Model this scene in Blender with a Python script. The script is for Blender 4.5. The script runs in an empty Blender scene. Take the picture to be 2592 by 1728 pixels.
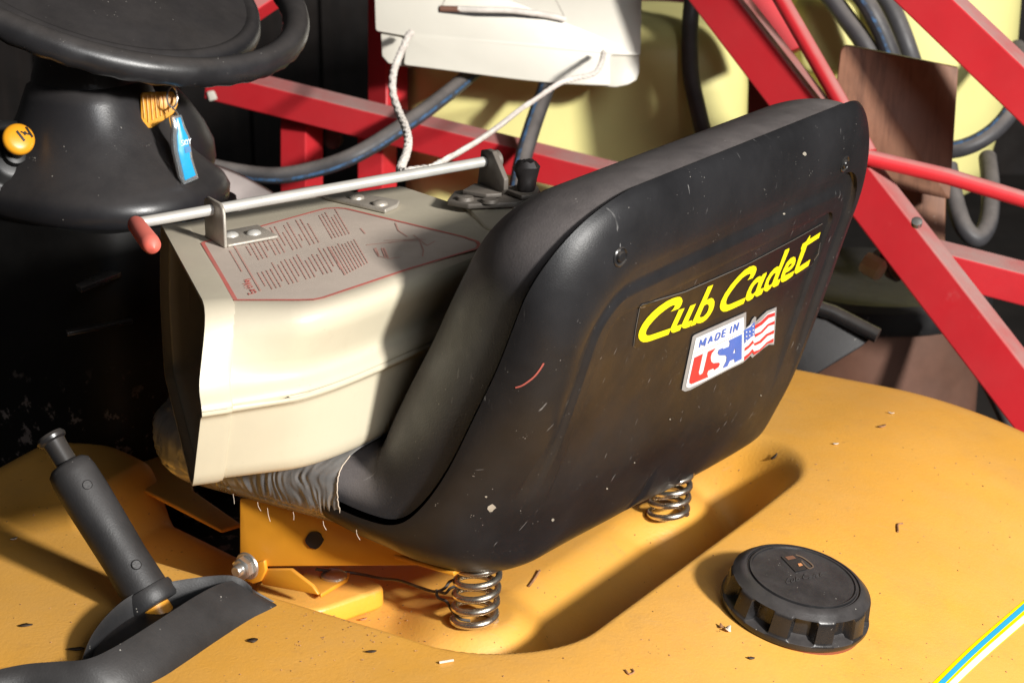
import bpy, math, random
import numpy as np
from mathutils import Vector as V, geometry, noise as mnoise
from mathutils.bvhtree import BVHTree
NZ = mnoise.noise
random.seed(7); rng = np.random.default_rng(7)
SC = bpy.context.scene

# ------------------------------------------------------------------ camera, light, exposure
PITCH = math.radians(18); FPX = 5040.0
CAM = V((.032, -1.525, .743))
FW = V((0, math.cos(PITCH), -math.sin(PITCH))); UP = V((0, math.sin(PITCH), math.cos(PITCH))); RT = V((1, 0, 0))
cd = bpy.data.cameras.new('camera'); cam = bpy.data.objects.new('camera', cd); SC.collection.objects.link(cam)
cam.location = CAM; cam.rotation_euler = (math.pi/2 - PITCH, 0, 0)
cd.sensor_width = 36; cd.lens = FPX/2592*36; cd.clip_start = .05; cd.clip_end = 60
cd.dof.use_dof = True; cd.dof.focus_distance = 1.63; cd.dof.aperture_fstop = 13
SC.camera = cam

def lamp(name, loc, target, power, size, col=(1, 1, 1), spread=None):
    d = bpy.data.lights.new(name, 'AREA'); d.shape = 'DISK'; d.size = size; d.energy = power; d.color = col
    if spread: d.spread = math.radians(spread)
    o = bpy.data.objects.new(name, d); SC.collection.objects.link(o); o.location = loc
    o.rotation_euler = (V(loc) - V(target)).to_track_quat('Z', 'Y').to_euler(); return o
KAZ, KEL = math.radians(53), math.radians(22.5)          # azimuth measured from camera right towards the viewer
KD = V((math.cos(KAZ)*math.cos(KEL), -math.sin(KAZ)*math.cos(KEL), math.sin(KEL)))
KT = V((.1, .3, .2))
lamp('key_lamp', KT + KD*4.2, KT, 345, .36, (1, .97, .92))
lamp('soft_fill', (2.0, -3.4, 2.4), (0, .4, .1), 72, 2.0, (.93, .96, 1))  # added broad fill behind the camera, set right so the hopper mouth stays unlit
w = bpy.data.worlds.new('World'); SC.world = w; w.use_nodes = True
w.node_tree.nodes['Background'].inputs[0].default_value = (.55, .52, .5, 1)
w.node_tree.nodes['Background'].inputs[1].default_value = .048
SC.view_settings.view_transform = 'Standard'; SC.view_settings.look = 'None'
SC.view_settings.exposure = 0; SC.view_settings.gamma = 1

# ------------------------------------------------------------------ frames of reference
YAW = math.radians(57)                                  # the mower stands turned; LAT = its right, FWD = its front
LAT = V((math.cos(YAW), math.sin(YAW), 0)); FWD = V((-math.sin(YAW), math.cos(YAW), 0)); ZZ = V((0, 0, 1))
def T(l, f, z): return LAT*l + FWD*f + ZZ*z
def lf(p): return V(p).dot(LAT), V(p).dot(FWD)
def ray(u, v): return FW + RT*((u - 1296)/FPX) - UP*((v - 864)/FPX)
def at(u, v, z):
    d = ray(u, v); return CAM + d*((z - CAM.z)/d.z)
def at_t(u, v, t): return CAM + ray(u, v)*t
def on(u, v, p0, n):
    d = ray(u, v); return CAM + d*((V(p0) - CAM).dot(n)/d.dot(n))

# ------------------------------------------------------------------ materials
MATS = {}
def mat(name, col, rough=.5, var=.12, vs=8, dust=0, dcol=(.36, .30, .25), ds=14, top=True, speck=0, sp_s=260, spcol=(.6, .56, .5),
        bump=0, bs=300, metal=0, coat=0, spec=.5, stain=None, trans=0, streak=None, scr=0, bdist=.001, dlo=.1, dhi=.85, zw=None):
    if name in MATS: return MATS[name]
    m = bpy.data.materials.new(name); m.use_nodes = True; nt = m.node_tree; N = nt.nodes; L = nt.links
    b = N['Principled BSDF']; tc = N.new('ShaderNodeNewGeometry')
    def noise(s, det=5, r=.6, vec=None):
        n = N.new('ShaderNodeTexNoise'); n.inputs['Scale'].default_value = s; n.inputs['Detail'].default_value = det
        n.inputs['Roughness'].default_value = r; L.new(vec or tc.outputs['Position'], n.inputs['Vector']); return n.outputs['Fac']
    def ramp(f, a, c, lo=0., hi=1.):
        r = N.new('ShaderNodeMapRange'); r.interpolation_type = 'SMOOTHSTEP'
        r.inputs[1].default_value = a; r.inputs[2].default_value = c; r.inputs[3].default_value = lo; r.inputs[4].default_value = hi
        L.new(f, r.inputs[0]); return r.outputs[0]
    def mul(a, c):
        x = N.new('ShaderNodeMath'); x.operation = 'MULTIPLY'
        for i, q in enumerate((a, c)):
            if isinstance(q, (int, float)): x.inputs[i].default_value = q
            else: L.new(q, x.inputs[i])
        return x.outputs[0]
    def mix(f, a, c):
        x = N.new('ShaderNodeMix'); x.data_type = 'RGBA'
        if isinstance(f, (int, float)): x.inputs[0].default_value = f
        else: L.new(f, x.inputs[0])
        for i, q in ((6, a), (7, c)):
            if isinstance(q, tuple): x.inputs[i].default_value = (*q[:3], 1)
            else: L.new(q, x.inputs[i])
        return x.outputs[2]
    c = mix(ramp(noise(vs), .3, .7), tuple(x*(1 - var) for x in col), tuple(min(1, x*(1 + var)) for x in col))
    if streak:                                          # long grain: scale x, y, z and colour
        mp = N.new('ShaderNodeMapping'); mp.inputs['Scale'].default_value = streak[0]; L.new(tc.outputs['Position'], mp.inputs['Vector'])
        c = mix(ramp(noise(1, 6, .7, mp.outputs['Vector']), .42, .75, 0, streak[2]), c, streak[1])
    if stain:
        for (s, a, e, k, sc) in stain:
            q = ramp(noise(s, 8, .7), a, e, 0, k)
            if zw:
                sz = N.new('ShaderNodeSeparateXYZ'); L.new(tc.outputs['Position'], sz.inputs[0]); q = mul(q, ramp(sz.outputs[2], zw[0], zw[1], 1, 0))
            c = mix(q, c, sc)
    rg = None
    if dust:
        f = ramp(noise(ds, 8, .72), .25, .75, dust*.45, dust)
        if top:
            sx = N.new('ShaderNodeSeparateXYZ'); L.new(tc.outputs['Normal'], sx.inputs[0])
            f = mul(f, ramp(sx.outputs[2], dlo, dhi, .08, 1))
        c = mix(f, c, dcol); rg = f
    if speck:
        vo = N.new('ShaderNodeTexVoronoi'); vo.inputs['Scale'].default_value = sp_s; L.new(tc.outputs['Position'], vo.inputs['Vector'])
        f = mul(ramp(vo.outputs['Distance'], .10, .22, 1, 0), ramp(noise(sp_s*.2, 3), .62, .70))
        c = mix(mul(f, speck), c, spcol)
    if scr:
        mp = N.new('ShaderNodeMapping'); mp.inputs['Scale'].default_value = (30, 400, 60); mp.inputs['Rotation'].default_value = (.4, .8, .5)
        L.new(tc.outputs['Position'], mp.inputs['Vector'])
        f = mul(ramp(noise(1, 2, .5, mp.outputs['Vector']), .68, .74), ramp(noise(18, 4), .5, .62))
        c = mix(mul(f, scr), c, (.35, .34, .33))
    L.new(c, b.inputs['Base Color'])
    r = ramp(noise(vs*2.3), .3, .7, max(.02, rough - .07), min(1, rough + .07))
    if rg is not None: 
        a = N.new('ShaderNodeMath'); a.operation = 'MULTIPLY_ADD'; L.new(rg, a.inputs[0]); a.inputs[1].default_value = .5; L.new(r, a.inputs[2]); a.use_clamp = True; r = a.outputs[0]
    L.new(r, b.inputs['Roughness'])
    b.inputs['Metallic'].default_value = metal; b.inputs['Coat Weight'].default_value = coat; b.inputs['Specular IOR Level'].default_value = spec
    b.inputs['Transmission Weight'].default_value = trans
    if bump:
        bp = N.new('ShaderNodeBump'); bp.inputs['Strength'].default_value = bump; bp.inputs['Distance'].default_value = bdist
        L.new(noise(bs, 4, .6), bp.inputs['Height']); L.new(bp.outputs[0], b.inputs['Normal'])
    MATS[name] = m; return m

m_deck = mat('orange_plastic', (.76, .355, .032), .38, .07, 5, dust=.34, dcol=(.54, .37, .18), ds=7, scr=.12, speck=.6, sp_s=150, spcol=(.10, .05, .02),
             stain=[(11, .60, .78, .35, (.25, .11, .03)), (60, .66, .74, .5, (.10, .06, .03)), (4.5, .50, .75, .30, (.40, .18, .04)), (26, .58, .70, .22, (.36, .17, .06)), (170, .60, .72, .35, (.36, .19, .06)), (420, .66, .74, .5, (.60, .48, .30))], bump=.3, bs=320)
m_yel = mat('yellow_steel', (.66, .28, .02), .36, .06, 10, dust=.15, dcol=(.5, .33, .17), bump=.05, bs=250, stain=[(40, .66, .75, .3, (.2, .1, .03))])
m_vinyl = mat('black_vinyl', (.018, .018, .021), .42, .2, 12, dust=.6, dcol=(.22, .19, .18), ds=10, speck=.5, sp_s=330, bump=.5, bs=600, scr=.25, bdist=.0006)
m_shell = mat('black_moulded_plastic', (.0075, .0075, .0088), .40, .3, 7, dust=.055, dcol=(.17, .165, .165), ds=7, top=False, speck=.5, sp_s=420, bump=.3, bs=900, scr=.5, bdist=.0004, spec=.3)
m_dash = mat('black_dash_plastic', (.013, .013, .015), .34, .25, 9, dust=.15, dcol=(.20, .17, .15), speck=.6, sp_s=260, bump=.12, bs=700)
m_worn = mat('black_worn_paint', (.0045, .0042, .004), .55, .2, 9, stain=[(42, .57, .61, .6, (.30, .25, .23))], zw=(.05, .14), spec=.25, bump=.1, bs=200)
m_rub = mat('black_rubber', (.012, .012, .013), .52, .25, 15, dust=.17, dcol=(.15, .13, .12), speck=.7, sp_s=300, bump=.2, bs=600)
m_gloss = mat('black_gloss_plastic', (.012, .012, .013), .25, .1, 9, dust=.12)
m_tape = mat('grey_duct_tape', (.30, .30, .30), .30, .25, 25, dust=.1, metal=.4, speck=.3)
m_cream = mat('cream_plastic', (.54, .495, .37), .36, .05, 7, dust=.8, dcol=(.43, .37, .29), ds=12, speck=.3, sp_s=180, spcol=(.2, .15, .1),
              stain=[(14, .58, .80, .22, (.33, .26, .17)), (48, .64, .74, .25, (.28, .21, .14)), (130, .70, .76, .4, (.16, .11, .07))], bump=.06, bs=200)
m_lid = mat('ivory_plastic', (.64, .61, .53), .4, .04, 6, dust=.2, stain=[(9, .60, .8, .22, (.45, .36, .28))], bump=.05, bs=150)
m_lab = mat('label_paper', (.60, .50, .43), .45, .08, 14, dust=.5, dcol=(.42, .35, .28), ds=16, speck=.3, sp_s=300, spcol=(.2, .12, .1))
m_labred = mat('label_red', (.62, .09, .075), .5, .12, 20, dust=.35, dcol=(.42, .35, .28), ds=16)
m_labtxt = mat('label_red_faded', (.60, .30, .25), .5, .15, 30, dust=.35, dcol=(.42, .35, .28), ds=16)
m_alu = mat('painted_grey_rod', (.46, .45, .42), .4, .08, 30, dust=.3, dcol=(.40, .34, .28), speck=.4, sp_s=200, spcol=(.2, .15, .1), metal=.2)
m_plate = mat('dusty_steel_plate', (.42, .39, .34), .45, .15, 40, dust=.75, dcol=(.30, .25, .20), metal=.4, bump=.3, bs=500)
m_dkst = mat('dark_dirty_steel', (.12, .105, .09), .55, .2, 40, dust=.4, dcol=(.19, .155, .125), metal=.2, bump=.2, bs=300)
m_pink = mat('red_vinyl_grip', (.75, .14, .10), .4, .06, 20, dust=.45, dcol=(.38, .17, .14))
m_red = mat('red_frame_paint', (.58, .012, .022), .42, .08, 6, dust=.95, dcol=(.38, .275, .25), ds=7, dlo=.42, dhi=.75, spec=.35, stain=[(20, .62, .75, .25, (.7, .2, .2)), (70, .70, .76, .35, (.12, .05, .04))], bump=.08, bs=120)
m_mar = mat('red_sheet_steel', (.30, .012, .018), .5, .1, 6)
m_tank = mat('yellow_poly_tank', (.80, .74, .30), .42, .05, 4, dust=.2, dcol=(.5, .4, .2), stain=[(6, .6, .85, .15, (.5, .4, .12))])
m_hose = mat('black_hose', (.035, .035, .04), .5, .2, 20, dust=.75, dcol=(.22, .19, .17), ds=20, bump=.1, bs=300)
m_blue = mat('hose_blue_stripe', (.055, .125, .24), .5, .3, 50, stain=[(90, .46, .56, .85, (.05, .05, .055))])
m_wood = mat('brown_board', (.24, .105, .058), .48, .2, 8, dust=.2, dcol=(.34, .23, .165), top=False, ds=8, streak=((90, 90, 3), (.085, .028, .014), 1.0), speck=.3, sp_s=120, bump=.15, bs=140)
m_woodtop = mat('dark_board_edge', (.05, .022, .014), .6, .2, 12)
m_rope = mat('white_rope', (.74, .68, .62), .8, .12, 60, stain=[(25, .55, .75, .5, (.40, .27, .2))], bump=.4, bs=700)
m_brown = mat('brown_tape', (.16, .07, .045), .6)
m_zinc = mat('zinc_plated', (.62, .61, .58), .3, .1, 60, metal=.9, dust=.15, bump=.1, bs=400)
m_spring = mat('spring_steel', (.62, .57, .48), .26, .12, 60, metal=.95, dust=.12, stain=[(120, .6, .7, .4, (.25, .18, .1))])
m_wire = mat('black_wire', (.035, .033, .033), .45, .2, 40, dust=.4, dcol=(.2, .17, .14))
m_decal = mat('decal_black', (.010, .010, .010), .38, .1, 9, scr=.15, spec=.3)
m_dedge = mat('decal_edge', (.16, .14, .12), .4)
m_dyel = mat('decal_yellow', (.85, .74, .01), .4, .03, 20)
m_sgrey = mat('sticker_grey', (.28, .28, .28), .5, .1, 40)
m_swht = mat('sticker_white', (.80, .80, .80), .4, .03, 20)
m_sred = mat('sticker_red', (.62, .03, .04), .4, .05, 20)
m_sblu = mat('sticker_blue', (.05, .14, .52), .4, .05, 20)
m_knob = mat('amber_knob', (.72, .31, .015), .32, .04, 20, speck=.2)
m_keyp = mat('amber_key_plastic', (.70, .31, .02), .42, .1, 30, stain=[(60, .55, .7, .5, (.25, .12, .03))])
m_bott = mat('blue_liquid', (.02, .32, .62), .25, .05, 30)
m_clear = mat('clear_plastic', (.75, .80, .82), .12, .02, 10, trans=.85)
m_ink = mat('black_ink', (.012, .01, .01), .5)
m_white = mat('white_ink', (.75, .8, .85), .5)
m_bdark = mat('dark_blue_ink', (.01, .16, .36), .4)
m_fab = mat('dusty_grey_sheet', (.44, .38, .36), .7, .1, 12, stain=[(14, .55, .75, .3, (.33, .27, .24))], bump=.2, bs=90)
m_plank = mat('dark_barn_plank', (.009, .006, .005), .8, .3, 5, streak=((40, 40, 2), (.02, .013, .01), .8), bump=.3, bs=60)
m_floor = mat('barn_floor', (.022, .017, .014), .85, .3, 6, bump=.4, bs=40)
m_drum = mat('brown_drum', (.12, .055, .036), .55, .3, 6, dust=.1, top=False, dcol=(.3, .2, .15), bump=.1, bs=60)
m_brass = mat('cream_nozzle', (.72, .62, .42), .4, .08, 60)
m_leaf = mat('dry_leaf', (.30, .15, .07), .7, .35, 90)
m_pale = mat('pale_chip', (.62, .52, .42), .7, .2, 90)
m_fleck = mat('old_paint_fleck', (.30, .27, .22), .7, .2, 90)
m_dark = mat('dark_chip', (.045, .03, .022), .7, .3, 90)
m_grime = mat('grime', (.035, .022, .014), .6, .3, 60)
m_web = mat('cobweb', (.55, .52, .48), .8, .1, 60)
m_strB = mat('stripe_blue', (.03, .33, .55), .3, .03, 20); m_strY = mat('stripe_yellow', (.80, .62, .0), .3, .03, 20); m_strW = mat('stripe_white', (.80, .74, .68), .3, .03, 20)
m_chaff = mat('chip_in_pump', (.55, .24, .10), .5)

# ------------------------------------------------------------------ object helpers
def root_loc(o):
    p = V((0, 0, 0))
    while o is not None: p = p + V(o.location); o = o.parent
    return p
def tag(o, label=None, cat=None, group=None, kind=None):
    if label: o['label'] = label
    if cat: o['category'] = cat
    if group: o['group'] = group
    if kind: o['kind'] = kind
    return o
def thing(name, loc, label, cat, group=None):
    o = bpy.data.objects.new(name, None); SC.collection.objects.link(o); o.location = loc; o.empty_display_size = .05
    return tag(o, label, cat, group)
def mesh(name, vs, fs, m, parent=None, smooth=True, origin=None, solid=0, bev=0, mats=None, fm=None, sub=0):
    off = root_loc(parent) if parent else (V(origin) if origin is not None else sum((V(v) for v in vs), V((0, 0, 0)))/len(vs))
    me = bpy.data.meshes.new(name); me.from_pydata([tuple(V(v) - off) for v in vs], [], fs)
    for q in (mats or [m]): me.materials.append(q)
    if fm is not None: me.polygons.foreach_set('material_index', fm)
    me.polygons.foreach_set('use_smooth', [smooth]*len(me.polygons)); me.update()
    o = bpy.data.objects.new(name, me); SC.collection.objects.link(o)
    if parent: o.parent = parent
    else: o.location = off
    if solid:
        s = o.modifiers.new('thickness', 'SOLIDIFY'); s.thickness = solid; s.offset = 0
    if bev:
        s = o.modifiers.new('bevel', 'BEVEL'); s.width = bev; s.segments = 2; s.limit_method = 'ANGLE'; s.angle_limit = math.radians(40)
    if sub:
        s = o.modifiers.new('subdiv', 'SUBSURF'); s.levels = sub; s.render_levels = sub
    if smooth and bev == 0:
        me.polygons.foreach_set('use_smooth', [True]*len(me.polygons))
        if hasattr(me, 'set_sharp_from_angle'): me.set_sharp_from_angle(angle=math.radians(42))
    return o
class MB:
    def __init__(s): s.v = []; s.f = []
    def add(s, vs, fs):
        n = len(s.v); s.v += [V(v) for v in vs]; s.f += [tuple(i + n for i in f) for f in fs]; return s
    def build(s, name, m, parent=None, **k): return mesh(name, s.v, s.f, m, parent, **k)
def spline(pts, n=8):
    P = [V(p) for p in pts]
    if len(P) < 3: return [P[0].lerp(P[-1], i/n) for i in range(n + 1)]
    Q = [P[0]*2 - P[1]] + P + [P[-1]*2 - P[-2]]; out = []
    for i in range(1, len(Q) - 2):
        a, b, c, d = Q[i-1:i+3]
        for k in range(n):
            t = k/n; out.append(.5*((2*b) + (c - a)*t + (2*a - 5*b + 4*c - d)*t*t + (3*b - a - 3*c + d)*t**3))
    out.append(P[-1]); return out
def frames(path):
    out = []; nrm = None
    for i, p in enumerate(path):
        d = (path[min(i+1, len(path)-1)] - path[max(i-1, 0)]).normalized()
        if nrm is None: nrm = d.orthogonal().normalized()
        nrm = (nrm - d*nrm.dot(d)).normalized(); out.append((p, d, nrm, d.cross(nrm)))
    return out
def tube(path, r, seg=12, cap=True, arc=None):
    rs = r if isinstance(r, (list, tuple)) else [r]*len(path); vs = []; fs = []; n = len(path)
    for (p, d, a, b), q in zip(frames(path), rs):
        for k in range(seg):
            t = 2*math.pi*k/seg; vs.append(p + (a*math.cos(t) + b*math.sin(t))*q)
    for i in range(n-1):
        for k in range(seg): k2 = (k+1) % seg; fs.append((i*seg+k, i*seg+k2, (i+1)*seg+k2, (i+1)*seg+k))
    if cap: fs.append(tuple(range(seg-1, -1, -1))); fs.append(tuple((n-1)*seg+k for k in range(seg)))
    return vs, fs
def lathe(prof, base, axis, seg=40, ref=None):
    ax = V(axis).normalized(); a = (V(ref) - ax*V(ref).dot(ax)).normalized() if ref else ax.orthogonal().normalized(); b = ax.cross(a); vs = []; fs = []
    for r, h in prof:
        for k in range(seg):
            t = 2*math.pi*k/seg; vs.append(V(base) + ax*h + (a*math.cos(t) + b*math.sin(t))*r)
    for i in range(len(prof)-1):
        for k in range(seg): k2 = (k+1) % seg; fs.append((i*seg+k, i*seg+k2, (i+1)*seg+k2, (i+1)*seg+k))
    if prof[0][0] > 1e-6: fs.append(tuple(range(seg-1, -1, -1)))
    if prof[-1][0] > 1e-6: fs.append(tuple((len(prof)-1)*seg+k for k in range(seg)))
    return vs, fs
def loft(rings, close=True, cap=True):
    n = len(rings[0]); vs = [p for r in rings for p in r]; fs = []
    for i in range(len(rings)-1):
        for k in range(n if close else n-1): k2 = (k+1) % n; fs.append((i*n+k, i*n+k2, (i+1)*n+k2, (i+1)*n+k))
    if cap: fs.append(tuple(range(n-1, -1, -1))); fs.append(tuple((len(rings)-1)*n+k for k in range(n)))
    return vs, fs
def prism(poly, dirv):
    n = len(poly); vs = [V(p) for p in poly] + [V(p) + V(dirv) for p in poly]
    fs = [tuple(range(n-1, -1, -1)), tuple(range(n, 2*n))] + [(k, (k+1) % n, n + (k+1) % n, n + k) for k in range(n)]
    return vs, fs
def box(c, ax, ay, az):
    vs = [V(c) + V(ax)*i + V(ay)*j + V(az)*k for k in (-.5, .5) for j in (-.5, .5) for i in (-.5, .5)]
    return vs, [(0, 2, 3, 1), (4, 5, 7, 6), (0, 1, 5, 4), (2, 6, 7, 3), (0, 4, 6, 2), (1, 3, 7, 5)]
def roundpoly(P, r, n=4, sup=0):
    out = []; N = len(P)
    for i in range(N):
        a, b, c = V(P[i-1]), V(P[i]), V(P[(i+1) % N]); q = r[i] if isinstance(r, (list, tuple)) else r
        d1, d2 = (a - b), (c - b); q1 = min(q, d1.length*.45); q2 = min(q, d2.length*.45)
        s, e = b + d1.normalized()*q1, b + d2.normalized()*q2
        if sup: out.append(s + d1.normalized()*min(sup, d1.length*.5 - q1*.9))
        for k in range(n+1):
            t = k/n; out.append(s*(1-t)**2 + b*2*t*(1-t) + e*t*t)
        if sup: out.append(e + d2.normalized()*min(sup, d2.length*.5 - q2*.9))
    return out
def hexnut(c, axis, r, h): return lathe([(r*.86, 0), (r, h*.12), (r, h*.85), (r*.86, h)], c, axis, 6)
def beam(p0, p1, w, phi, h=None, side=1):
    d = (p1 - p0).normalized(); vd = ((p0 + p1)/2 - CAM).normalized()
    nf = -(vd - d*vd.dot(d)).normalized(); ns = d.cross(nf)*side
    a = nf*math.cos(phi) + ns*math.sin(phi); b = ns*math.cos(phi) - nf*math.sin(phi)
    return box((p0+p1)/2, d*(p1-p0).length, a*w, b*(h or w))

# ------------------------------------------------------------------ setting: barn floor and back wall
gz = -.55
mesh('floor', [(-6, -5, gz), (6, -5, gz), (6, 6, gz), (-6, 6, gz)], [(0, 1, 2, 3)], m_floor, origin=(0, 0, gz))['kind'] = 'structure'
wall = tag(thing('barn_wall', (0, 4.0, gz), 'dark brown barn wall of upright planks behind the red frame', 'wall'))
pm = None
for k in range(26):
    x = -2.6 + k*.2; dy = rng.uniform(-.006, .006)
    o = MB().add(*box((x, 4.0 + dy, gz + 1.3), (.19, 0, 0), (0, .025, 0), (0, 0, 2.6))).build('plank', m_plank, wall, smooth=False)
MB().add(*box((0, 4.035, gz + 1.3), (5.4, 0, 0), (0, .02, 0), (0, 0, 2.6))).build('backing', m_plank, wall, smooth=False)

# ------------------------------------------------------------------ riding mower: deck with seat well
base = T(.155, .15, gz)
mower = thing('riding_mower', base, 'orange riding mower with black high-back seat and black steering column', 'mower')
def rrect(l, f, l0, l1, f0, f1, r):
    cx, cy, hx, hy = (l0+l1)/2, (f0+f1)/2, (l1-l0)/2 - r, (f1-f0)/2 - r
    qx, qy = np.abs(l-cx) - hx, np.abs(f-cy) - hy
    return np.hypot(np.maximum(qx, 0), np.maximum(qy, 0)) + np.minimum(np.maximum(qx, qy), 0) - r
def sst(a, b, x): t = np.clip((x-a)/(b-a), 0, 1); return t*t*(3-2*t)
def deck_sdf(l, f):
    return np.maximum(rrect(l, f, -.37, .69, -.47, .545, .15), -rrect(l - .22*np.maximum(0, f - .25), f, .006, .36, .25, .9, .02))
def deck_z(l, f):
    x = np.maximum(0, -.09 - f); z = .042 - .85*x*x
    z = z - .25*np.maximum(0, l - .5)**2 - .03*np.maximum(0, f - .22)**2
    z = z + .012*np.exp(-((l-.05)/.10)**2)*sst(.25, .43, f)
    d = rrect(l, f, -.127, .437, -.139, .40, .10)                      # the seat well
    wdt = .040 + .034*sst(.22, .40, l)*sst(.10, -.12, f)
    fl = -.002 - .040*sst(.01, -.075, f) - .010*sst(.02, -.09, l)
    k = sst(0, 1, -d/wdt)
    z = z*(1-k) + fl*k
    for bl, bf in ((0, 0), (.31, .0)):
        r = np.hypot(l-bl, f-bf); k2 = sst(.075, .03, r); z = z*(1-k2) + .006*k2
    return z
ls = np.arange(-.45, .775, .003); fs_ = np.arange(-.60, .58, .003)
Lg, Fg = np.meshgrid(ls, fs_, indexing='ij')
sd = deck_sdf(Lg, Fg); e = 1e-4
gl = (deck_sdf(Lg+e, Fg) - deck_sdf(Lg-e, Fg))/(2*e); gf = (deck_sdf(Lg, Fg+e) - deck_sdf(Lg, Fg-e))/(2*e)
out = np.maximum(sd, 0); L2 = Lg - gl*out; F2 = Fg - gf*out
zg = deck_z(L2, F2); R = .05 - .028*sst(.20, .26, F2)*sst(-.09, -.04, L2)*sst(.50, .46, F2); dd = np.clip(sd + R, 0, R); zg = zg - (R - np.sqrt(np.maximum(R*R - dd*dd, 0)))*.8 - out*3.0
keep = sd < .05
idx = -np.ones(Lg.shape, int); idx[keep] = np.arange(keep.sum())
P_ = np.outer(L2[keep], np.array(LAT)) + np.outer(F2[keep], np.array(FWD)) + np.outer(zg[keep], np.array(ZZ))
vs = [V(p) for p in P_.tolist()]
Q_ = np.stack([idx[:-1, :-1], idx[1:, :-1], idx[1:, 1:], idx[:-1, 1:]], -1).reshape(-1, 4)
fq = [tuple(q) for q in Q_[(Q_ >= 0).all(1)].tolist()]
deck = mesh('fender_deck', vs, fq, m_deck, mower)
deck_bvh = BVHTree.FromPolygons(vs, fq)
def drop(u, v, h=.0):
    loc, n, _, _ = deck_bvh.ray_cast(CAM, ray(u, v).normalized())
    if loc is None: return at(u, v, .03), V((0, 0, 1))
    if n.dot(ray(u, v)) > 0: n = -n
    return loc + n*h, n
# chassis below, the tunnel plate ahead of the seat and the footboard
MB().add(*box(T(.155, .1, -.2), LAT*.5, FWD*.9, ZZ*.25)).build('chassis', m_worn, mower, smooth=False)
MB().add(*prism([at(290, 1200, .03), at(350, 1168, .03), at(400, 1118, .03), at(470, 1118, .03), at(490, 1240, .03), at(612, 1325, .03), at(560, 1340, .03)], ZZ*-.004)).build('tunnel_plate', m_deck, mower, bev=.004)
MB().add(*prism([T(.0, .2, -.045), T(.36, .2, -.045), T(.36, .62, -.045), T(.0, .62, -.045)], ZZ*-.02)).build('floor_pan', m_worn, mower, smooth=False)
for sgn in (-1, 1):                                                    # rear wheels below the fenders
    wv, wf = lathe([(.06, -.10), (.12, -.11), (.20, -.10), (.225, -.05), (.225, .05), (.20, .10), (.12, .11), (.06, .10)], T(.155 + sgn*.36, -.05, gz + .225), LAT, 40)
    MB().add(wv, wf).build('tyre', m_rub, mower)
# stripe decal along the rear edge of the fender
def ribbon_on(pts, wpx, h, bvh, n=10, close=False):
    P = spline([V((u, v, 0)) for u, v in pts], n); vs = []; fs = []
    for i, p in enumerate(P):
        d = (P[min(i+1, len(P)-1)] - P[max(i-1, 0)]).normalized(); q = V((-d.y, d.x, 0)); w = wpx[min(i*len(wpx)//len(P), len(wpx)-1)] if isinstance(wpx, (list, tuple)) else wpx
        for s in (-.5, .5):
            c = p + q*w*s; r = ray(c.x, c.y).normalized(); loc, nn, _, _ = bvh.ray_cast(CAM, r)
            if loc is None: loc = at(c.x, c.y, 0); nn = -r
            if nn.dot(r) > 0: nn = -nn
            vs.append(loc + nn*h)
    for i in range(len(P)-1): fs.append((2*i, 2*i+1, 2*i+3, 2*i+2))
    return vs, fs
st = mesh('stripe_decal', *ribbon_on([(2372, 1748), (2480, 1645), (2640, 1508)], 46, .0006, deck_bvh), m_strY, deck)
mesh('blue_stripe', *ribbon_on([(2372, 1740), (2473, 1641), (2630, 1503)], 13, .0011, deck_bvh), m_strB, deck)
mesh('white_stripe', *ribbon_on([(2392, 1748), (2496, 1650), (2656, 1512)], 15, .0011, deck_bvh), m_strW, deck)

# ------------------------------------------------------------------ seat
CG = [(.275, .138), (.20, .134), (.10, .128), (.04, .120), (.007, .122), (-.017, .14), (-.043, .176), (-.069, .226), (-.091, .271), (-.115, .329), (-.138, .374), (-.152, .397)]
CS = [(.275, .102), (.20, .099), (.10, .092), (.04, .072), (0, .056), (-.044, .058), (-.072, .105), (-.097, .165), (-.118, .22), (-.140, .285), (-.160, .345), (-.172, .385)]
CP = [(.275, .158), (.20, .158), (.10, .158), (.06, .160), (.055, .17), (.05, .185), (.035, .215), (.01, .26), (-.01, .30), (-.038, .35), (-.064, .392), (-.088, .417)]
def curve2(C):
    P = spline([V((a, b, 0)) for a, b in C], 24); return np.array([(p.x, p.y) for p in P])
gS, gG, gP = curve2(CS), curve2(CG), curve2(CP)
seg_len = np.concatenate([[0], np.cumsum(np.hypot(*np.diff(gG, axis=0).T))]); STOT = seg_len[-1]
def samp(C, s): 
    s = np.clip(s, 0, STOT); return np.interp(s, seg_len, C[:, 0]), np.interp(s, seg_len, C[:, 1])
LC = .184
def seat_point(s, v, e, C, Rr, extra=0., shift=0.):
    g0 = samp(gG, s); c0 = samp(C, s)
    if C is gS: Rr = Rr + .03*float(sst(.30, .24, s)) + (.085 if v < 0 else .0)*float(sst(.20, .30, s)*sst(.47, .33, s))
    k = math.sqrt(max(0, 1 - (1 - min(e/Rr, 1))**2))
    df, dz = c0[0] - g0[0], c0[1] - g0[1]; ln = math.hypot(df, dz) + 1e-9
    if C is gS: dz -= .026*float(sst(-.22, .26, v)*sst(.17, .27, s)*sst(.50, .36, s))
    f = g0[0] + df*k + df/ln*(extra + shift); z = g0[1] + dz*k + dz/ln*(extra + shift)
    return T(LC + v, f, z)
HH = STOT/2
def half_w(s): return .284 - .010*sst(.16, .0, s) 
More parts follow.
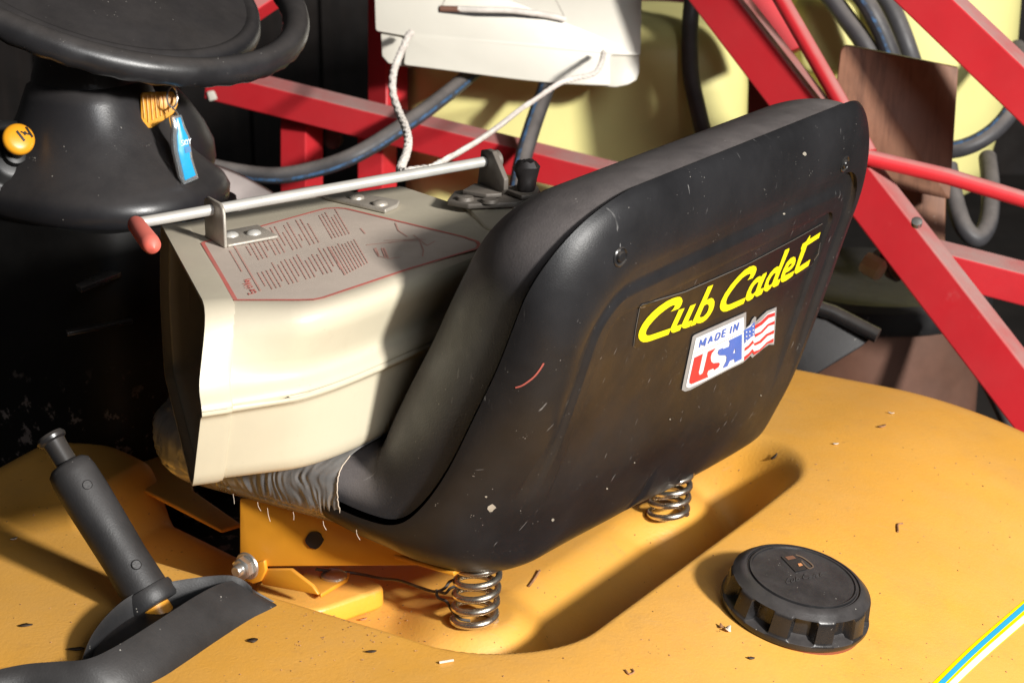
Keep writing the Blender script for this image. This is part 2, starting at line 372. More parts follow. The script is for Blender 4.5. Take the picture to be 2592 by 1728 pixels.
def seat_grid(n, emax, pw, C, Rr, relief, shift=0., inset=0., s_keep=None):
    vs, fs, meta = [], [], []
    for i in range(n+1):
        for j in range(n+1):
            a, b = 2*i/n - 1, 2*j/n - 1; m = max(abs(a), abs(b))
            e = emax*(1-m)**pw
            if m < 1e-6: ua, ub = 0., 0.
            else: ua, ub = a/m, b/m
            hs = HH - e - inset; hw = .25 - e - inset; r = max(.086 - e, .004)
            x, y = ua*hs, ub*hw
            if m < 1e-6: x = y = 0
            ax, ay = abs(x) - (hs - r), abs(y) - (hw - r)
            if ax > 0 and ay > 0:
                q = math.hypot(ax, ay); t = math.atan2(ay, ax)
                t = t if True else t
                x = math.copysign(hs - r + r*math.cos(t), x); y = math.copysign(hw - r + r*math.sin(t), y)
            s = HH + x; y *= float(half_w(s))/.25
            ex = relief(e, s) if relief else 0
            vs.append(seat_point(s, y, e, C, Rr, ex, shift)); meta.append((s, y, e))
    for i in range(n):
        for j in range(n):
            q = (i*(n+1)+j, (i+1)*(n+1)+j, (i+1)*(n+1)+j+1, i*(n+1)+j+1)
            if s_keep is None or s_keep(sum(meta[k][0] for k in q)/4): fs.append(q)
    return vs, fs, meta
def shell_relief(e, s):
    on_back = float(sst(.36, .42, s))
    return -on_back*(.0065*float(sst(.036, .039, e)) - .0045*float(sst(.052, .0555, e)) + .0050*float(sst(.070, .0735, e)))
sv, sf, _ = seat_grid(220, .25, 1.45, gS, .034, shell_relief)
shell = mesh('seat_shell', sv, sf, m_shell, mower); shell_bvh = BVHTree.FromPolygons(sv, sf)
pv, pf, pmeta = seat_grid(110, .24, 1.5, gP, .072, None, shift=.0035, inset=.005)
cush = mesh('seat_cushion', pv, [q[::-1] for q in pf], m_vinyl, mower)
# silver tape wrapped round the front of the seat pan
L0 = LC - half_w(.1)
tpath = [(L0, .062 + .170*k/260) for k in range(261)] + [(L0 + .07 - .07*math.cos(t), .232 + .062*math.sin(t)) for t in np.linspace(.03, math.pi/2, 50)] + [(L0 + .07 + .38*k/40, .294) for k in range(1, 41)]
tprof = [(-.09, .1665), (-.045, .1665), (-.022, .165), (-.008, .161), (.000, .155), (.0035, .149), (.0045, .142), (.0045, .134), (.0035, .126), (.001, .118), (-.003, .111), (-.009, .105), (-.016, .100), (-.028, .096), (-.05, .093), (-.09, .090)]
tprof = [(p.x, p.y) for p in spline([V((a, b, 0)) for a, b in tprof], 4)]
rings = []; acc = 0
for i, (l, f) in enumerate(tpath):
    a, b = tpath[max(i-1, 0)], tpath[min(i+1, len(tpath)-1)]; d = V((b[0]-a[0], b[1]-a[1])).normalized(); n = V((-d.y, d.x))
    if i: acc += math.hypot(l - tpath[i-1][0], f - tpath[i-1][1])
    row = []
    for o_, z in tprof:
        x = acc + .35*(z - .12) + 6*(z - .145)**2 ; amp = float(sst(.101, .112, z)*sst(.176, .160, z))
        wp_ = 1.4*NZ(V((x*22, z*38, 3.1))); n1 = NZ(V((x*150 + wp_*2.2, z*26 + wp_, 0))); n2 = NZ(V((x*260 + wp_*3, z*40, 7)))
        w_ = 2.0*(1 - 2.2*abs(n1)) - .8 + .7*n2
        fold = -.0012*math.exp(-((z - .1085 - .05*acc)/.0014)**2)
        big = (.006*math.sin(acc*75 + z*120)*math.sin(z*95 + acc*20)) if acc > .22 else 0
        q = o_ + .00055*w_*amp + fold + big*min(1, (acc - .22)*20 if acc > .22 else 0)
        row.append(T(l + n.x*q, f + n.y*q, z))
    rings.append(row)
seat_tape = mesh('seat_tape', *loft(rings, close=False, cap=False), m_tape, mower, solid=.0006)
def edge_pt(k): o_, z = tprof[k]; return T(L0 - o_ - .0008, .0615, z)
mesh('torn_edge', *tube([edge_pt(k) + V((rng.normal(0, .00025), 0, 0)) for k in range(10, 54)], .00042, 6), m_pale, mower)
for u, v, L_ in [(590, 1250, 20), (652, 1270, 18), (677, 1285, 28), (742, 1295, 16), (818, 1318, 18), (902, 1340, 20)]:
    p = on(u, v, T(L0 - .001, 0, 0), LAT); q = [p, p + V((.0005, 0, -.004*L_/18)), p + V((rng.uniform(0, .003), -.001, -.0075*L_/18))]
    MB().add(*tube(spline(q, 4), .0002, 5)).build('loose_thread', m_pale, seat_tape)
# screws in the back shell
for u, v in ((1570, 650), (2138, 415)):
    loc, nn, _, _ = shell_bvh.ray_cast(CAM, ray(u, v).normalized())
    if loc is None: loc, nn, _, _ = shell_bvh.find_nearest(at_t(u, v, 1.75))
    if nn.dot(ray(u, v)) > 0: nn = -nn
    a = MB().add(*lathe([(.0075, -.003), (.0078, .0005), (.0068, .0012), (.0058, -.0004), (.0052, -.001), (0, -.001)], loc, nn, 24))
    a.add(*lathe([(.0045, -.002), (.0045, .0008), (.0035, .0022), (0, .0027)], loc, nn, 18)); a.build('screw', m_gloss, shell)

# lettering and stickers on the back of the seat (flat print, cut to the curve of the shell)
def D(x, y): return 1550 + x/3.2667, 540 + y/3.2667
def patch_on(poly, h, bvh, conv=D, holes=()):
    # triangulate in the sticker's own plane, refine the edges and lay it on the shell
    pts = [V((x, y, 0)) for x, y in poly]; loops = [pts] + [[V((x, y, 0)) for x, y in q] for q in holes]; tri = [tuple(t) for t in geometry.tessellate_polygon(loops)]; vs = []
    pts = [p for q in loops for p in q]; mx = max(p.x for p in pts) - min(p.x for p in pts)
    for _ in range(4 if mx > 600 else 3 if mx > 200 else 1):
        ed = {}; nt_ = []
        def mid(i, j):
            k = (min(i, j), max(i, j))
            if k not in ed: ed[k] = len(pts); pts.append((pts[i] + pts[j])/2)
            return ed[k]
        for a, b, c in tri:
            ab, bc, ca = mid(a, b), mid(b, c), mid(c, a); nt_ += [(a, ab, ca), (ab, b, bc), (ca, bc, c), (ab, bc, ca)]
        tri = nt_
    for p in pts:
        u, v = conv(p.x, p.y); r = ray(u, v).normalized(); loc, nn, _, _ = bvh.ray_cast(CAM, r)
        if loc is None: loc, nn, _, _ = bvh.find_nearest(CAM + ray(u, v)*1.7)
        if nn.dot(r) > 0: nn = -nn
        vs.append(loc + nn*h)
    return vs, [tuple(t) for t in tri]
def drop_on(bvh, u, v): return bvh.ray_cast(CAM, ray(u, v).normalized())[0]
def strokes(lst, h, bvh, conv=D, sc=1/3.2667, dh=.00006):
    b = MB()
    for k, (w, pts) in enumerate(lst):
        b.add(*ribbon_on([conv(*p) for p in pts], [q*sc for q in w] if isinstance(w, (list, tuple)) else w*sc, h + dh*(k % 4), bvh, 7))
    return b
dec = [(225, 775), (245, 752), (600, 645), (1100, 425), (1500, 215), (1728, 85), (1722, 210), (1700, 330), (1640, 425), (1420, 580), (900, 845), (560, 980), (190, 1106), (172, 1092), (195, 930)]
cx, cy = 950, 600
mesh('decal_border', *patch_on([(x + (3.2 if x > cx else -3.2), y + (3.5 if y > cy + (cx-x)*.5 else -3.5)) for x, y in dec], .0006, shell_bvh), m_dedge, shell)
mesh('name_decal', *patch_on(dec, .0011, shell_bvh), m_decal, shell)
def D1(x, y): return 1600 + x/8.7125, 700 + y/8.7125
def D2(x, y): return 1800 + x/7.1276, 570 + y/7.1276
def D3(x, y): return 1710 + x/6.819, 770 + y/6.819
LET = [(D1, [(815, 755), (860, 712), (895, 660), (912, 622), (900, 608), (860, 615), (790, 650), (690, 720), (560, 825), (440, 945), (340, 1065), (285, 1160), (268, 1220), (275, 1262), (310, 1278), (370, 1270), (815, 1118), (812, 1150), (770, 1258), (400, 1390), (300, 1420), (210, 1425), (150, 1395), (112, 1340), (105, 1265), (130, 1160), (190, 1040), (290, 900), (410, 770), (560, 640), (720, 530), (860, 460), (960, 430), (1020, 428), (1060, 455), (1078, 520), (1060, 590), (1020, 660), (990, 692)], ()),
 (D1, [(1000, 712), (1125, 675), (945, 1068), (1065, 1028), (1058, 1080), (1020, 1165), (900, 1212), (865, 1218), (830, 1200), (815, 1160), (820, 1110), (850, 1040)], ()),
 (D1, [(1250, 625), (1375, 580), (1200, 968), (1292, 945), (1285, 985), (1235, 1085), (1150, 1118), (1105, 1122), (1070, 1100), (1062, 1060), (1072, 1020), (1100, 950)], ()),
 (D1, [(1640, 205), (1755, 160), (1740, 205), (1608, 508), (1660, 470), (1715, 452), (1755, 470), (1785, 530), (1780, 620), (1750, 715), (1690, 825), (1610, 925), (1530, 985), (1460, 1010), (1415, 1010), (1385, 998), (1365, 1038), (1250, 1082), (1300, 970)], ([(1555, 625), (1610, 590), (1645, 595), (1662, 640), (1650, 710), (1610, 790), (1550, 855), (1490, 880), (1452, 865)],)),
 (D2, [(625, 980), (665, 930), (688, 870), (670, 862), (620, 880), (540, 935), (430, 1055), (330, 1190), (270, 1285), (243, 1365), (248, 1410), (280, 1420), (330, 1405), (598, 1288), (590, 1325), (560, 1400), (350, 1500), (250, 1540), (190, 1545), (145, 1510), (130, 1455), (150, 1360), (220, 1220), (330, 1060), (450, 920), (570, 800), (670, 735), (740, 715), (785, 735), (795, 785), (770, 860), (725, 940)], ()),
 (D2, [(885, 910), (910, 870), (980, 832), (970, 880), (890, 1060), (860, 1140), (925, 1112), (920, 1150), (885, 1230), (810, 1272), (780, 1272), (765, 1240), (720, 1310), (670, 1345), (630, 1355), (602, 1330), (598, 1280), (620, 1200), (670, 1090), (740, 990), (800, 930), (850, 905)], ([(835, 1010), (800, 1020), (750, 1070), (710, 1140), (692, 1195), (705, 1230), (740, 1220), (775, 1180)],)),
 (D2, [(1310, 435), (1385, 400), (1380, 445), (1230, 810), (1168, 975), (1225, 955), (1215, 1000), (1185, 1070), (1110, 1108), (1085, 1100), (1078, 1070), (1040, 1130), (985, 1180), (945, 1180), (925, 1145), (935, 1075), (975, 960), (1040, 850), (1110, 770), (1165, 732), (1200, 735)], ([(1145, 848), (1110, 855), (1060, 915), (1020, 990), (1005, 1045), (1020, 1075), (1065, 1050), (1085, 1010)],)),
 (D2, [(1310, 893), (1475, 808), (1465, 850), (1440, 905), (1330, 985), (1270, 1015), (1240, 1010), (1228, 965), (1240, 890), (1280, 780), (1340, 660), (1400, 590), (1460, 555), (1495, 570), (1500, 630), (1480, 700), (1430, 770), (1370, 820), (1312, 850)], ([(1350, 760), (1385, 700), (1425, 672), (1430, 695), (1395, 735)],)),
 (D2, [(1590, 428), (1625, 325), (1690, 280), (1745, 190), (1770, 165), (1748, 240), (1950, 112), (1920, 215), (1705, 355), (1680, 430), (1560, 740), (1765, 605), (1730, 720), (1560, 835), (1510, 865), (1482, 850), (1480, 805), (1610, 420)], ())]
for cv, P, hl in LET: mesh('letter', *patch_on(P, .0015, shell_bvh, cv, hl), m_dyel, shell)
mesh('flag_sticker', *patch_on([(1205, 125), (1200, 400), (1270, 340), (1310, 250), (1350, 205), (1378, 215), (1375, 285), (1450, 210), (1560, 110), (1730, 40), (1715, 300), (1685, 690), (1600, 688), (1500, 755), (1310, 915), (1280, 880), (1150, 1000), (900, 1120), (500, 1330), (240, 1470), (150, 1497), (95, 1470), (100, 1420), (280, 550), (310, 520)], .0009, shell_bvh, D3), m_sgrey, shell)
mesh('sticker_face', *patch_on([(1155, 208), (1165, 435), (1340, 290), (1350, 345), (1450, 280), (1560, 160), (1640, 120), (1693, 105), (1670, 650), (1580, 655), (1500, 700), (1340, 855), (1300, 810), (1160, 960), (900, 1090), (500, 1300), (210, 1430), (165, 1415), (165, 1370), (330, 575)], .0013, shell_bvh, D3), m_swht, shell)
strokes([(7, [(285, 832), (720, 660), (1155, 450)])], .0017, shell_bvh, D3, 1/6.819).build('rule_line', m_sgrey, shell)
mesh('red_letter', *patch_on([(300, 905), (447, 835), (375, 1160), (385, 1195), (405, 1200), (440, 1175), (460, 1130), (535, 800), (670, 738), (600, 830), (580, 900), (590, 970), (625, 1000), (720, 988), (740, 1010), (715, 1070), (640, 1120), (630, 1090), (540, 1130), (520, 1180), (535, 1240), (250, 1362), (215, 1345), (215, 1290)], .0017, shell_bvh, D3), m_sred, shell)
mesh('blue_letter', *patch_on([(890, 612), (1120, 500), (1115, 930), (995, 990), (985, 930), (910, 965), (870, 1055), (785, 1090), (850, 960), (855, 890), (835, 865), (730, 865), (700, 830), (720, 770), (790, 735), (795, 755), (900, 710), (910, 650)], .0017, shell_bvh, D3, ([(965, 835), (1000, 735), (1005, 820)],)), m_sblu, shell)
mesh('flag_canton', *patch_on([(1155, 435), (1270, 370), (1338, 285), (1340, 515), (1280, 550), (1160, 662)], .0017, shell_bvh, D3), m_sblu, shell)
for x, y in [(1192, 460), (1248, 452), (1305, 362), (1192, 535), (1248, 522), (1308, 427), (1190, 605), (1308, 492)]:
    mesh('flag_star', *patch_on([(x + (17 if k % 2 == 0 else 8)*math.cos(k*.6283 - 1.57), y + (20 if k % 2 == 0 else 9)*math.sin(k*.6283 - 1.57)) for k in range(10)], .0021, shell_bvh, D3), m_swht, shell)
for P in ([(1345, 345), (1450, 285), (1570, 165), (1690, 125), (1685, 190), (1580, 225), (1470, 335), (1345, 415)], [(1345, 500), (1450, 455), (1570, 325), (1685, 270), (1680, 330), (1580, 360), (1470, 480), (1345, 558)],
          [(1170, 740), (1240, 690), (1310, 605), (1330, 660), (1430, 610), (1540, 500), (1675, 430), (1668, 490), (1560, 535), (1450, 650), (1345, 700), (1320, 655), (1240, 740), (1165, 795)], [(1160, 890), (1240, 830), (1305, 755), (1330, 800), (1440, 760), (1550, 640), (1665, 572), (1662, 640), (1560, 665), (1450, 775), (1335, 858), (1300, 815), (1240, 880), (1158, 958)]):
    mesh('flag_stripe', *patch_on(P, .0017, shell_bvh, D3), m_sred, shell)
for q in ([[(385, 728), (413, 595)], [(413, 600), (434, 690)], [(434, 690), (500, 562)], [(502, 560), (470, 702)]], [[(535, 662), (594, 530)], [(594, 535), (602, 628)], [(556, 618), (600, 598)]], [[(652, 612), (688, 490)], [(688, 492), (735, 478), (736, 520), (704, 582), (652, 610)]],
          [[(772, 555), (800, 425)], [(798, 432), (850, 410)], [(788, 490), (836, 470)], [(774, 550), (826, 528)]], [[(918, 490), (946, 362)]], [[(972, 465), (1002, 325)], [(1002, 330), (1032, 430)], [(1032, 432), (1066, 298)]]):
    strokes([(24, p) for p in q], .0017, shell_bvh, D3, 1/6.819).build('small_letter', m_sblu, shell)
# scuffs: a red crayon mark and paint flecks
strokes([(4, [(0, 0), (15, -5), (30, -15), (45, -28), (58, -45), (68, -62)])], .0006, shell_bvh, conv=lambda x, y: (1305 + x*1.05, 980 + y*1.0), sc=1).build('red_scuff', mat('red_scuff', (.35, .08, .06), .7), shell)
for u, v, r_ in [(1243, 1283, 11), (1398, 1314, 4), (1983, 541, 3), (1230, 1255, 3), (1535, 1235, 2.5), (2035, 390, 5), (1605, 1170, 2), (1925, 1000, 2), (1695, 1060, 2)]:
    P = [(u + r_*math.cos(t)*rng.uniform(.6, 1.2), v + r_*math.sin(t)*rng.uniform(.6, 1.2)) for t in np.arange(0, 6.2, .7)]
    mesh('paint_fleck', *patch_on(P, .0006, shell_bvh, conv=lambda x, y: (x, y)), m_fleck, shell)

# ------------------------------------------------------------------ seat bracket, hinge, springs
pl0 = T(-.092, .2, 0); PN = (LAT*.978 + FWD*.208).normalized()
side = [(606, 1262), (606, 1418), (640, 1434), (1150, 1430), (1160, 1400), (910, 1345), (760, 1290), (700, 1262)]
brk = MB().add(*prism([on(u, v, pl0, PN) for u, v in side], PN*.004))
brk.add(*prism([on(u, v, pl0, PN) + LAT*.40 for u, v in side], LAT*.004))
brk.add(*prism([T(-.058, .20, .072), T(.345, .20, .072), T(.345, -.02, .068), T(-.058, -.02, .068)], ZZ*.004))
brk = brk.build('seat_bracket', m_yel, mower, bev=.0012)
def nplane(u, v, r, m, name, h, parent):
    P = [on(u + r*math.cos(t)*q, v + r*1.05*math.sin(t)*q, pl0 - PN*.0004, PN) for t, q in [(t, rng.uniform(.88, 1.08)) for t in np.arange(0, 6.28, .35)]]
    return MB().add(*prism(P, PN*-h)).build(name, m, parent)
nplane(797, 1365, 22, m_ink, 'hole_plug', .0015, brk)
bc = on(628, 1430, pl0, LAT)
b = MB().add(*lathe([(.0115, 0), (.0122, -.0012), (.0115, -.0025), (.008, -.003)], bc, LAT, 28)); b.build('washer', m_zinc, brk)
MB().add(*hexnut(bc - LAT*.0025, -LAT, .0098, .008)).build('nut', m_zinc, brk)
MB().add(*lathe([(.0052, 0), (.0052, .015), (.0042, .0165), (0, .0165)], bc, -LAT, 18)).build('bolt', m_zinc, brk)
hx = MB()                                                             # hinge foot bolted to the raised pad
ear = [(640, 1425), (668, 1418), (672, 1445), (660, 1470), (640, 1478), (618, 1468)]
hx.add(*prism([on(u, v, pl0 + LAT*.006, LAT) for u, v in ear], LAT*.004))
foot_pts = [at(812, 1503, .022), at(880, 1462, .022), at(886, 1448, .022), at(870, 1436, .022), at(780, 1436, .022), at(760, 1460, .022)]
hx.add(*prism(foot_pts, ZZ*-.004))
webp = [(668, 1440), (735, 1440), (790, 1482), (806, 1506), (665, 1480), (655, 1462)]
hx.add(*prism([on(u, v, T(-.084, 0, 0), LAT) for u, v in webp], LAT*.004))
hinge = hx.build('hinge_bracket', m_yel, mower, bev=.0012)
MB().add(*lathe([(.0115, 0), (.0112, .002), (.008, .0042), (.003, .005), (0, .005)], at(845, 1458, .022), ZZ, 28)).build('bolt_head', m_zinc, hinge)
padl = [(700, 1530), (640, 1500), (650, 1470), (780, 1415), (960, 1470), (975, 1485), (800, 1545)]
MB().add(*prism(roundpoly([at(u, v, .014) for u, v in padl], .012), ZZ*-.02)).build('hinge_pad', m_deck, mower, bev=.004)
def coil(c, top, r, wr, turns, n=26):
    P = []
    for k in range(int(turns*n)+1):
        t = k/n; q = k/(turns*n); qq = q + .02*math.sin(q*6.28)
        p = V(c).lerp(V(top), min(1, max(0, (q - .06)/.88)))
        P.append(p + (RT*math.cos(2*math.pi*t) + V((0, 1, 0))*math.sin(2*math.pi*t))*r)
    return tube(P, wr, 10)
s0 = drop(1203, 1575)[0]; s0z = s0.z + .003
for (u, v), tp in (((1200, 1578), None), ((1690, 1308), None)):
    c = drop(u, v)[0] + ZZ*.003
    MB().add(*coil(c, c + V((.006, .0, .072)), .0178, .0030, 7)).build('coil_spring', m_spring, mower)
wp = [(800, 1440, .03), (900, 1450, .02), (960, 1462, .02), (1010, 1468, .022), (1060, 1485, .024), (1100, 1496, .026), (1125, 1488, .03), (1140, 1470, .035), (1165, 1464, .038)]
wm = MB().add(*tube(spline([at(*q) for q in wp], 6), .0013, 8))
wm.add(*tube(spline([at(*q) for q in [(1105, 1492, .028), (1108, 1510, .024), (1130, 1522, .022), (1145, 1545, .018), (1165, 1565, .014), (1190, 1570, .012)]], 6), .0013, 8))
wm.add(*tube(spline([at(*q) for q in [(1112, 1497, .028), (1128, 1500, .03), (1140, 1488, .034), (1160, 1482, .036), (1185, 1485, .036)]], 6), .0013, 8))
wm.build('tie_wire', m_wire, mower)

# ------------------------------------------------------------------ fuel cap
cb, cn = drop(2008, 1545); cn = (cn*.9 + ZZ*.1).normalized()
capx = (RT - cn*RT.dot(cn)).normalized(); capy = cn.cross(capx)
prof = [(.0580, .001, 0), (.0610, .0015, 0), (.0622, .004, 0), (.0622, .0065, 0), (.0618, .0075, .1), (.0612, .0082, .75), (.0608, .0100, 1), (.0600, .016, 1), (.0592, .021, 1), (.0588, .0245, .9), (.0584, .0262, .35), (.0576, .0275, 0),
        (.0560, .0285, 0), (.0530, .0315, 0), (.0492, .0338, 0), (.0478, .0340, 0), (.0474, .0328, 0), (.0462, .0325, 0), (.0455, .0328, 0), (.0449, .0346, 0), (.0436, .0347, 0), (.0430, .0334, 0), (.0418, .0333, 0), (.03, .0341, 0), (.015, .0342, 0), (.0005, .0342, 0)]
NS = 320; vs = []; fs = []
for r, h, g in prof:
    for k in range(NS):
        t = 2*math.pi*k/NS; ph = ((t*10/(2*math.pi) + .12) % 1.0); wv = float(sst(.22, .29, ph)*sst(.80, .73, ph))
        rr_ = r - .0100*g*wv; vs.append(cb + cn*h + (capx*math.cos(t) + capy*math.sin(t))*rr_)
for i in range(len(prof)-1):
    for k in range(NS): k2 = (k+1) % NS; fs.append((i*NS+k, i*NS+k2, (i+1)*NS+k2, (i+1)*NS+k))
m_cap = mat('cap_plastic', (.011, .011, .012), .27, .2, 30, dust=.34, dcol=(.13, .115, .11), ds=30, speck=.8, sp_s=380, bump=.1, bs=700)
cap = mesh('fuel_cap', vs, fs, m_cap, mower)
cap_bvh = BVHTree.FromPolygons(vs, fs)
MB().add(*lathe([(.0585, -.012), (.0585, .0005), (.05, .0005)], cb, cn, 60)).build('filler_neck', mat('red_brown_seal', (.22, .06, .03), .5), cap)
def K(x, y): return 1750 + x/4.704, 1360 + y/4.704
pump = [(1065, 235), (1235, 205), (1290, 260), (1370, 385), (1235, 415)]
MB().add(*prism([drop_on(cap_bvh, *K(x, y)) for x, y in pump], cn*.0010)).build('pump_symbol', m_gloss, cap)
mesh('pump_window', *patch_on([(1110, 245), (1205, 228), (1245, 262), (1150, 282)], .0014, cap_bvh, K), mat('pump_window_brown', (.16, .075, .045), .5), cap)
mesh('pump_inset', *patch_on([(1262, 325), (1300, 318), (1325, 345), (1280, 358)], .0014, cap_bvh, K), m_chaff, cap)
strokes([(14, [(1240, 215), (1320, 245), (1400, 300), (1445, 345), (1440, 365), (1395, 375), (1345, 330), (1310, 285)])], .0010, cap_bvh, K, 1/4.704).build('pump_hose', mat('pump_brown', (.10, .06, .035), .5, dust=.2), cap)
kub = [[(1190, 490), (1165, 485), (1135, 520), (1140, 548), (1175, 540)], [(1200, 500), (1190, 530), (1215, 530), (1225, 495), (1228, 528)], [(1255, 470), (1250, 522), (1285, 505), (1275, 490), (1252, 500)],
       [(1375, 440), (1345, 448), (1330, 475), (1345, 495), (1385, 482)], [(1420, 462), (1395, 475), (1410, 490), (1425, 465), (1430, 485)], [(1470, 430), (1465, 480), (1440, 475), (1462, 455)], [(1485, 462), (1512, 455), (1490, 450), (1488, 475), (1520, 470)], [(1545, 420), (1535, 465), (1570, 455)], [(1525, 435), (1610, 418)]]
strokes([(9, q) for q in kub], .0007, cap_bvh, K, 1/4.704).build('cap_lettering', mat('cap_letters', (.06, .058, .058), .45), cap)

# ------------------------------------------------------------------ lever, its black slot cover
la = T(-.2, 0, 0)
g0 = on(366, 1494, la, LAT); g1 = on(168, 1172, la, LAT); gd = (g1 - g0).normalized()
a0 = g0 - gd*.055
lev = MB().add(*tube([a0, g0 + gd*.02], .0125, 20)).build('lever', m_yel, mower)
GL = (g1 - g0).length
MB().add(*lathe([(.012, -.016), (.0205, -.0155), (.0222, -.013), (.0224, -.003), (.0216, -.0005), (.0194, .000), (.0186, .03), (.0192, GL*.5), (.0198, GL*.75), (.0194, GL*.9), (.0180, GL*.965), (.0145, GL*.992), (.010, GL)], g0, gd, 40)).build('lever_grip', m_rub, lev)
MB().add(*lathe([(.0095, -.004), (.0095, .014), (.0098, .020), (.0122, .0215), (.0128, .024), (.011, .0268), (0, .0275)], g1, gd, 28)).build('release_button', m_gloss, lev)
for q in (.78, .16):
    p = g0 + gd*GL*q; s = (CAM - p); s = (s - gd*s.dot(gd)).normalized()
    s = (s + RT*.35).normalized(); s = (s - gd*s.dot(gd)).normalized()
    MB().add(*lathe([(.0042, 0), (.0042, .0196), (.0037, .0200), (.0034, .0197), (0, .0197)], p, s, 20)).build('grip_dimple', m_rub, lev)
topw = [(-40, 1712), (60, 1690), (150, 1682), (225, 1676), (300, 1642), (400, 1580), (500, 1516), (565, 1483), (610, 1478), (648, 1500), (720, 1540)]
botw = [(-40, 1800), (60, 1790), (200, 1800), (330, 1775), (420, 1735), (470, 1702), (560, 1640), (640, 1590), (690, 1566), (712, 1556), (724, 1548)]
ztop = [.060, .062, .064, .066, .068, .070, .070, .066, .060, .050, .036]
tp = spline([at(u, v, z) for (u, v), z in zip(topw, ztop)], 6); bp = spline([at(u, v, .034) for u, v in botw], 6)
rings = []
for a, b_ in zip(tp, bp):
    d = (a - b_); n = V((.5, -.75, .3)).normalized(); row = []
    for k in range(9):
        t = k/8; q = b_.lerp(a, t) + n*.006*math.sin(t*math.pi)**.7; row.append(q)
    bk = V((-.45, .85, 0))*(.010 if len(rings) < 54 else .003)
    row += [a + bk*.35 + ZZ*.0015, a + bk + ZZ*-.002, a + bk*1.3 + ZZ*-.02, V((b_.x, b_.y, .0)) + V((-.02, .05, .01))]
    rings.append(row)
bez = mesh('lever_slot_cover', *loft(rings, close=True, cap=True), m_rub, mower)
back = spline([at(u, v, z) for u, v, z in [(205, 1690, .05), (235, 1615, .058), (285, 1552, .062), (345, 1508, .064), (420, 1482, .066), (520, 1466, .067), (585, 1463, .067), (618, 1474, .063), (640, 1492, .058)]], 6)
rw = []
for a in back:
    q = V((-.35, .9, 0))*.008; rw.append([a + q*.2 - ZZ*.002, a + q*.5 + ZZ*.001, a + q + ZZ*-.001, V((a.x, a.y, .0)) + q*2.2, V((a.x, a.y, .0)) + q*-.3, a - ZZ*.012])
mesh('slot_rim', *loft(rw), m_rub, mower)
MB().add(*prism([at(230, 1680, .046), at(262, 1580, .046), at(400, 1492, .046), at(590, 1472, .046), at(640, 1500, .046), at(420, 1620, .046)], ZZ*.002)).build('slot_floor', m_ink, mower)

# ------------------------------------------------------------------ steering column, wheel, choke, key
CL, CF = .150, .560
def ring(z, rl, rf, dl=0, df=0, n=56, p=2.4):
    o = []
    for k in range(n):
        t = 2*math.pi*k/n; c, s = math.cos(t), math.sin(t)
        o.append(T(CL + dl + rl*math.copysign(abs(c)**(2/p), c), CF + df + rf*math.copysign(abs(s)**(2/p), s), z))
    return o
col = [(.43, .044, .044, 0, 0), (.40, .048, .048, 0, 0), (.385, .052, .052, 0, 0), (.380, .0525, .0525, 0, 0), (.377, .057, .057, 0, 0), (.365, .061, .062, 0, 0), (.35, .065, .068, 0, 0), (.333, .072, .078, 0, 0), (.318, .080, .090, 0, 0), (.303, .090, .106, 0, 0), (.292, .100, .122, 0, 0), (.284, .108, .134, 0, 0), (.275, .112, .139, 0, 0), (.264, .111, .138, 0, 0), (.256, .105, .130, 0, 0), (.252, .095, .12, 0, 0)]
dash = mesh('steering_column', *loft([ring(*c) for c in col]), m_dash, mower)
low = [(.258, .105, .122), (.16, .115, .128), (.05, .124, .132), (-.06, .122, .128)]
mesh('column_base', *loft([ring(z, a, b_, p=5) for z, a, b_ in low]), m_worn, mower)
pod = [(.378, .02, .02), (.374, .034, .036), (.360, .046, .052), (.34, .060, .066), (.318, .072, .078), (.298, .078, .086), (.280, .078, .086), (.255, .070, .078)]
mesh('dash_pod', *loft([ring(z, a, b_, .080 + (.378-z)*.12, .035) for z, a, b_ in pod]), m_dash, dash)
MB().add(*prism([at(u, v, .223) for u, v in [(190, 719), (264, 682), (308, 688), (205, 728)]], ZZ*-.006)).build('base_ledge', m_gloss, mower, bev=.001)
MB().add(*prism([at(u, v, .185) for u, v in [(165, 834), (333, 803), (336, 810), (170, 842)]], ZZ*-.004)).build('base_seam', m_gloss, mower, bev=.0008)
# steering wheel
wc = at_t(258, -80, 2.02); tl = math.radians(24)
wn = (V((.839, -.545, 0))*math.sin(tl) + ZZ*math.cos(tl)).normalized()
wx = (RT - wn*RT.dot(wn)).normalized(); wy = wn.cross(wx)
sw = MB().add(*lathe([(.168, -.02), (.172, -.008), (.168, .004), (.160, .009), (.156, .0085), (.153, .006), (.10, .014), (.05, .02), (0, .022)], wc - wn*.012, wn, 72))
sw.add(*lathe([(.045, -.09), (.052, -.06), (.10, -.035), (.150, -.025), (.168, -.02)], wc - wn*.012, wn, 60)); 
swo = sw.build('steering_wheel', m_dash, mower)
NR, NT = 160, 20; rv, rf_ = [], []
for k in range(NR):
    t = 2*math.pi*k/NR; rad = wx*math.cos(t) + wy*math.sin(t)
    for j in range(NT):
        q = 2*math.pi*j/NT; rr_ = .0138*(1 + (.05*math.sin(t*48) if math.sin(q) < -.3 else 0)); rv.append(wc + rad*(.2045 + rr_*math.cos(q)) + wn*rr_*1.05*math.sin(q))
for k in range(NR):
    for j in range(NT): k2, j2 = (k+1) % NR, (j+1) % NT; rf_.append((k*NT+j, k2*NT+j, k2*NT+j2, k*NT+j2))
m_rim = mat('black_wheel_rim', (.018, .018, .02), .33, .25, 15, dust=.22, dcol=(.2, .17, .15), speck=.4, sp_s=300, bump=.1, bs=500)
mesh('wheel_rim', rv, rf_, m_rim, swo)
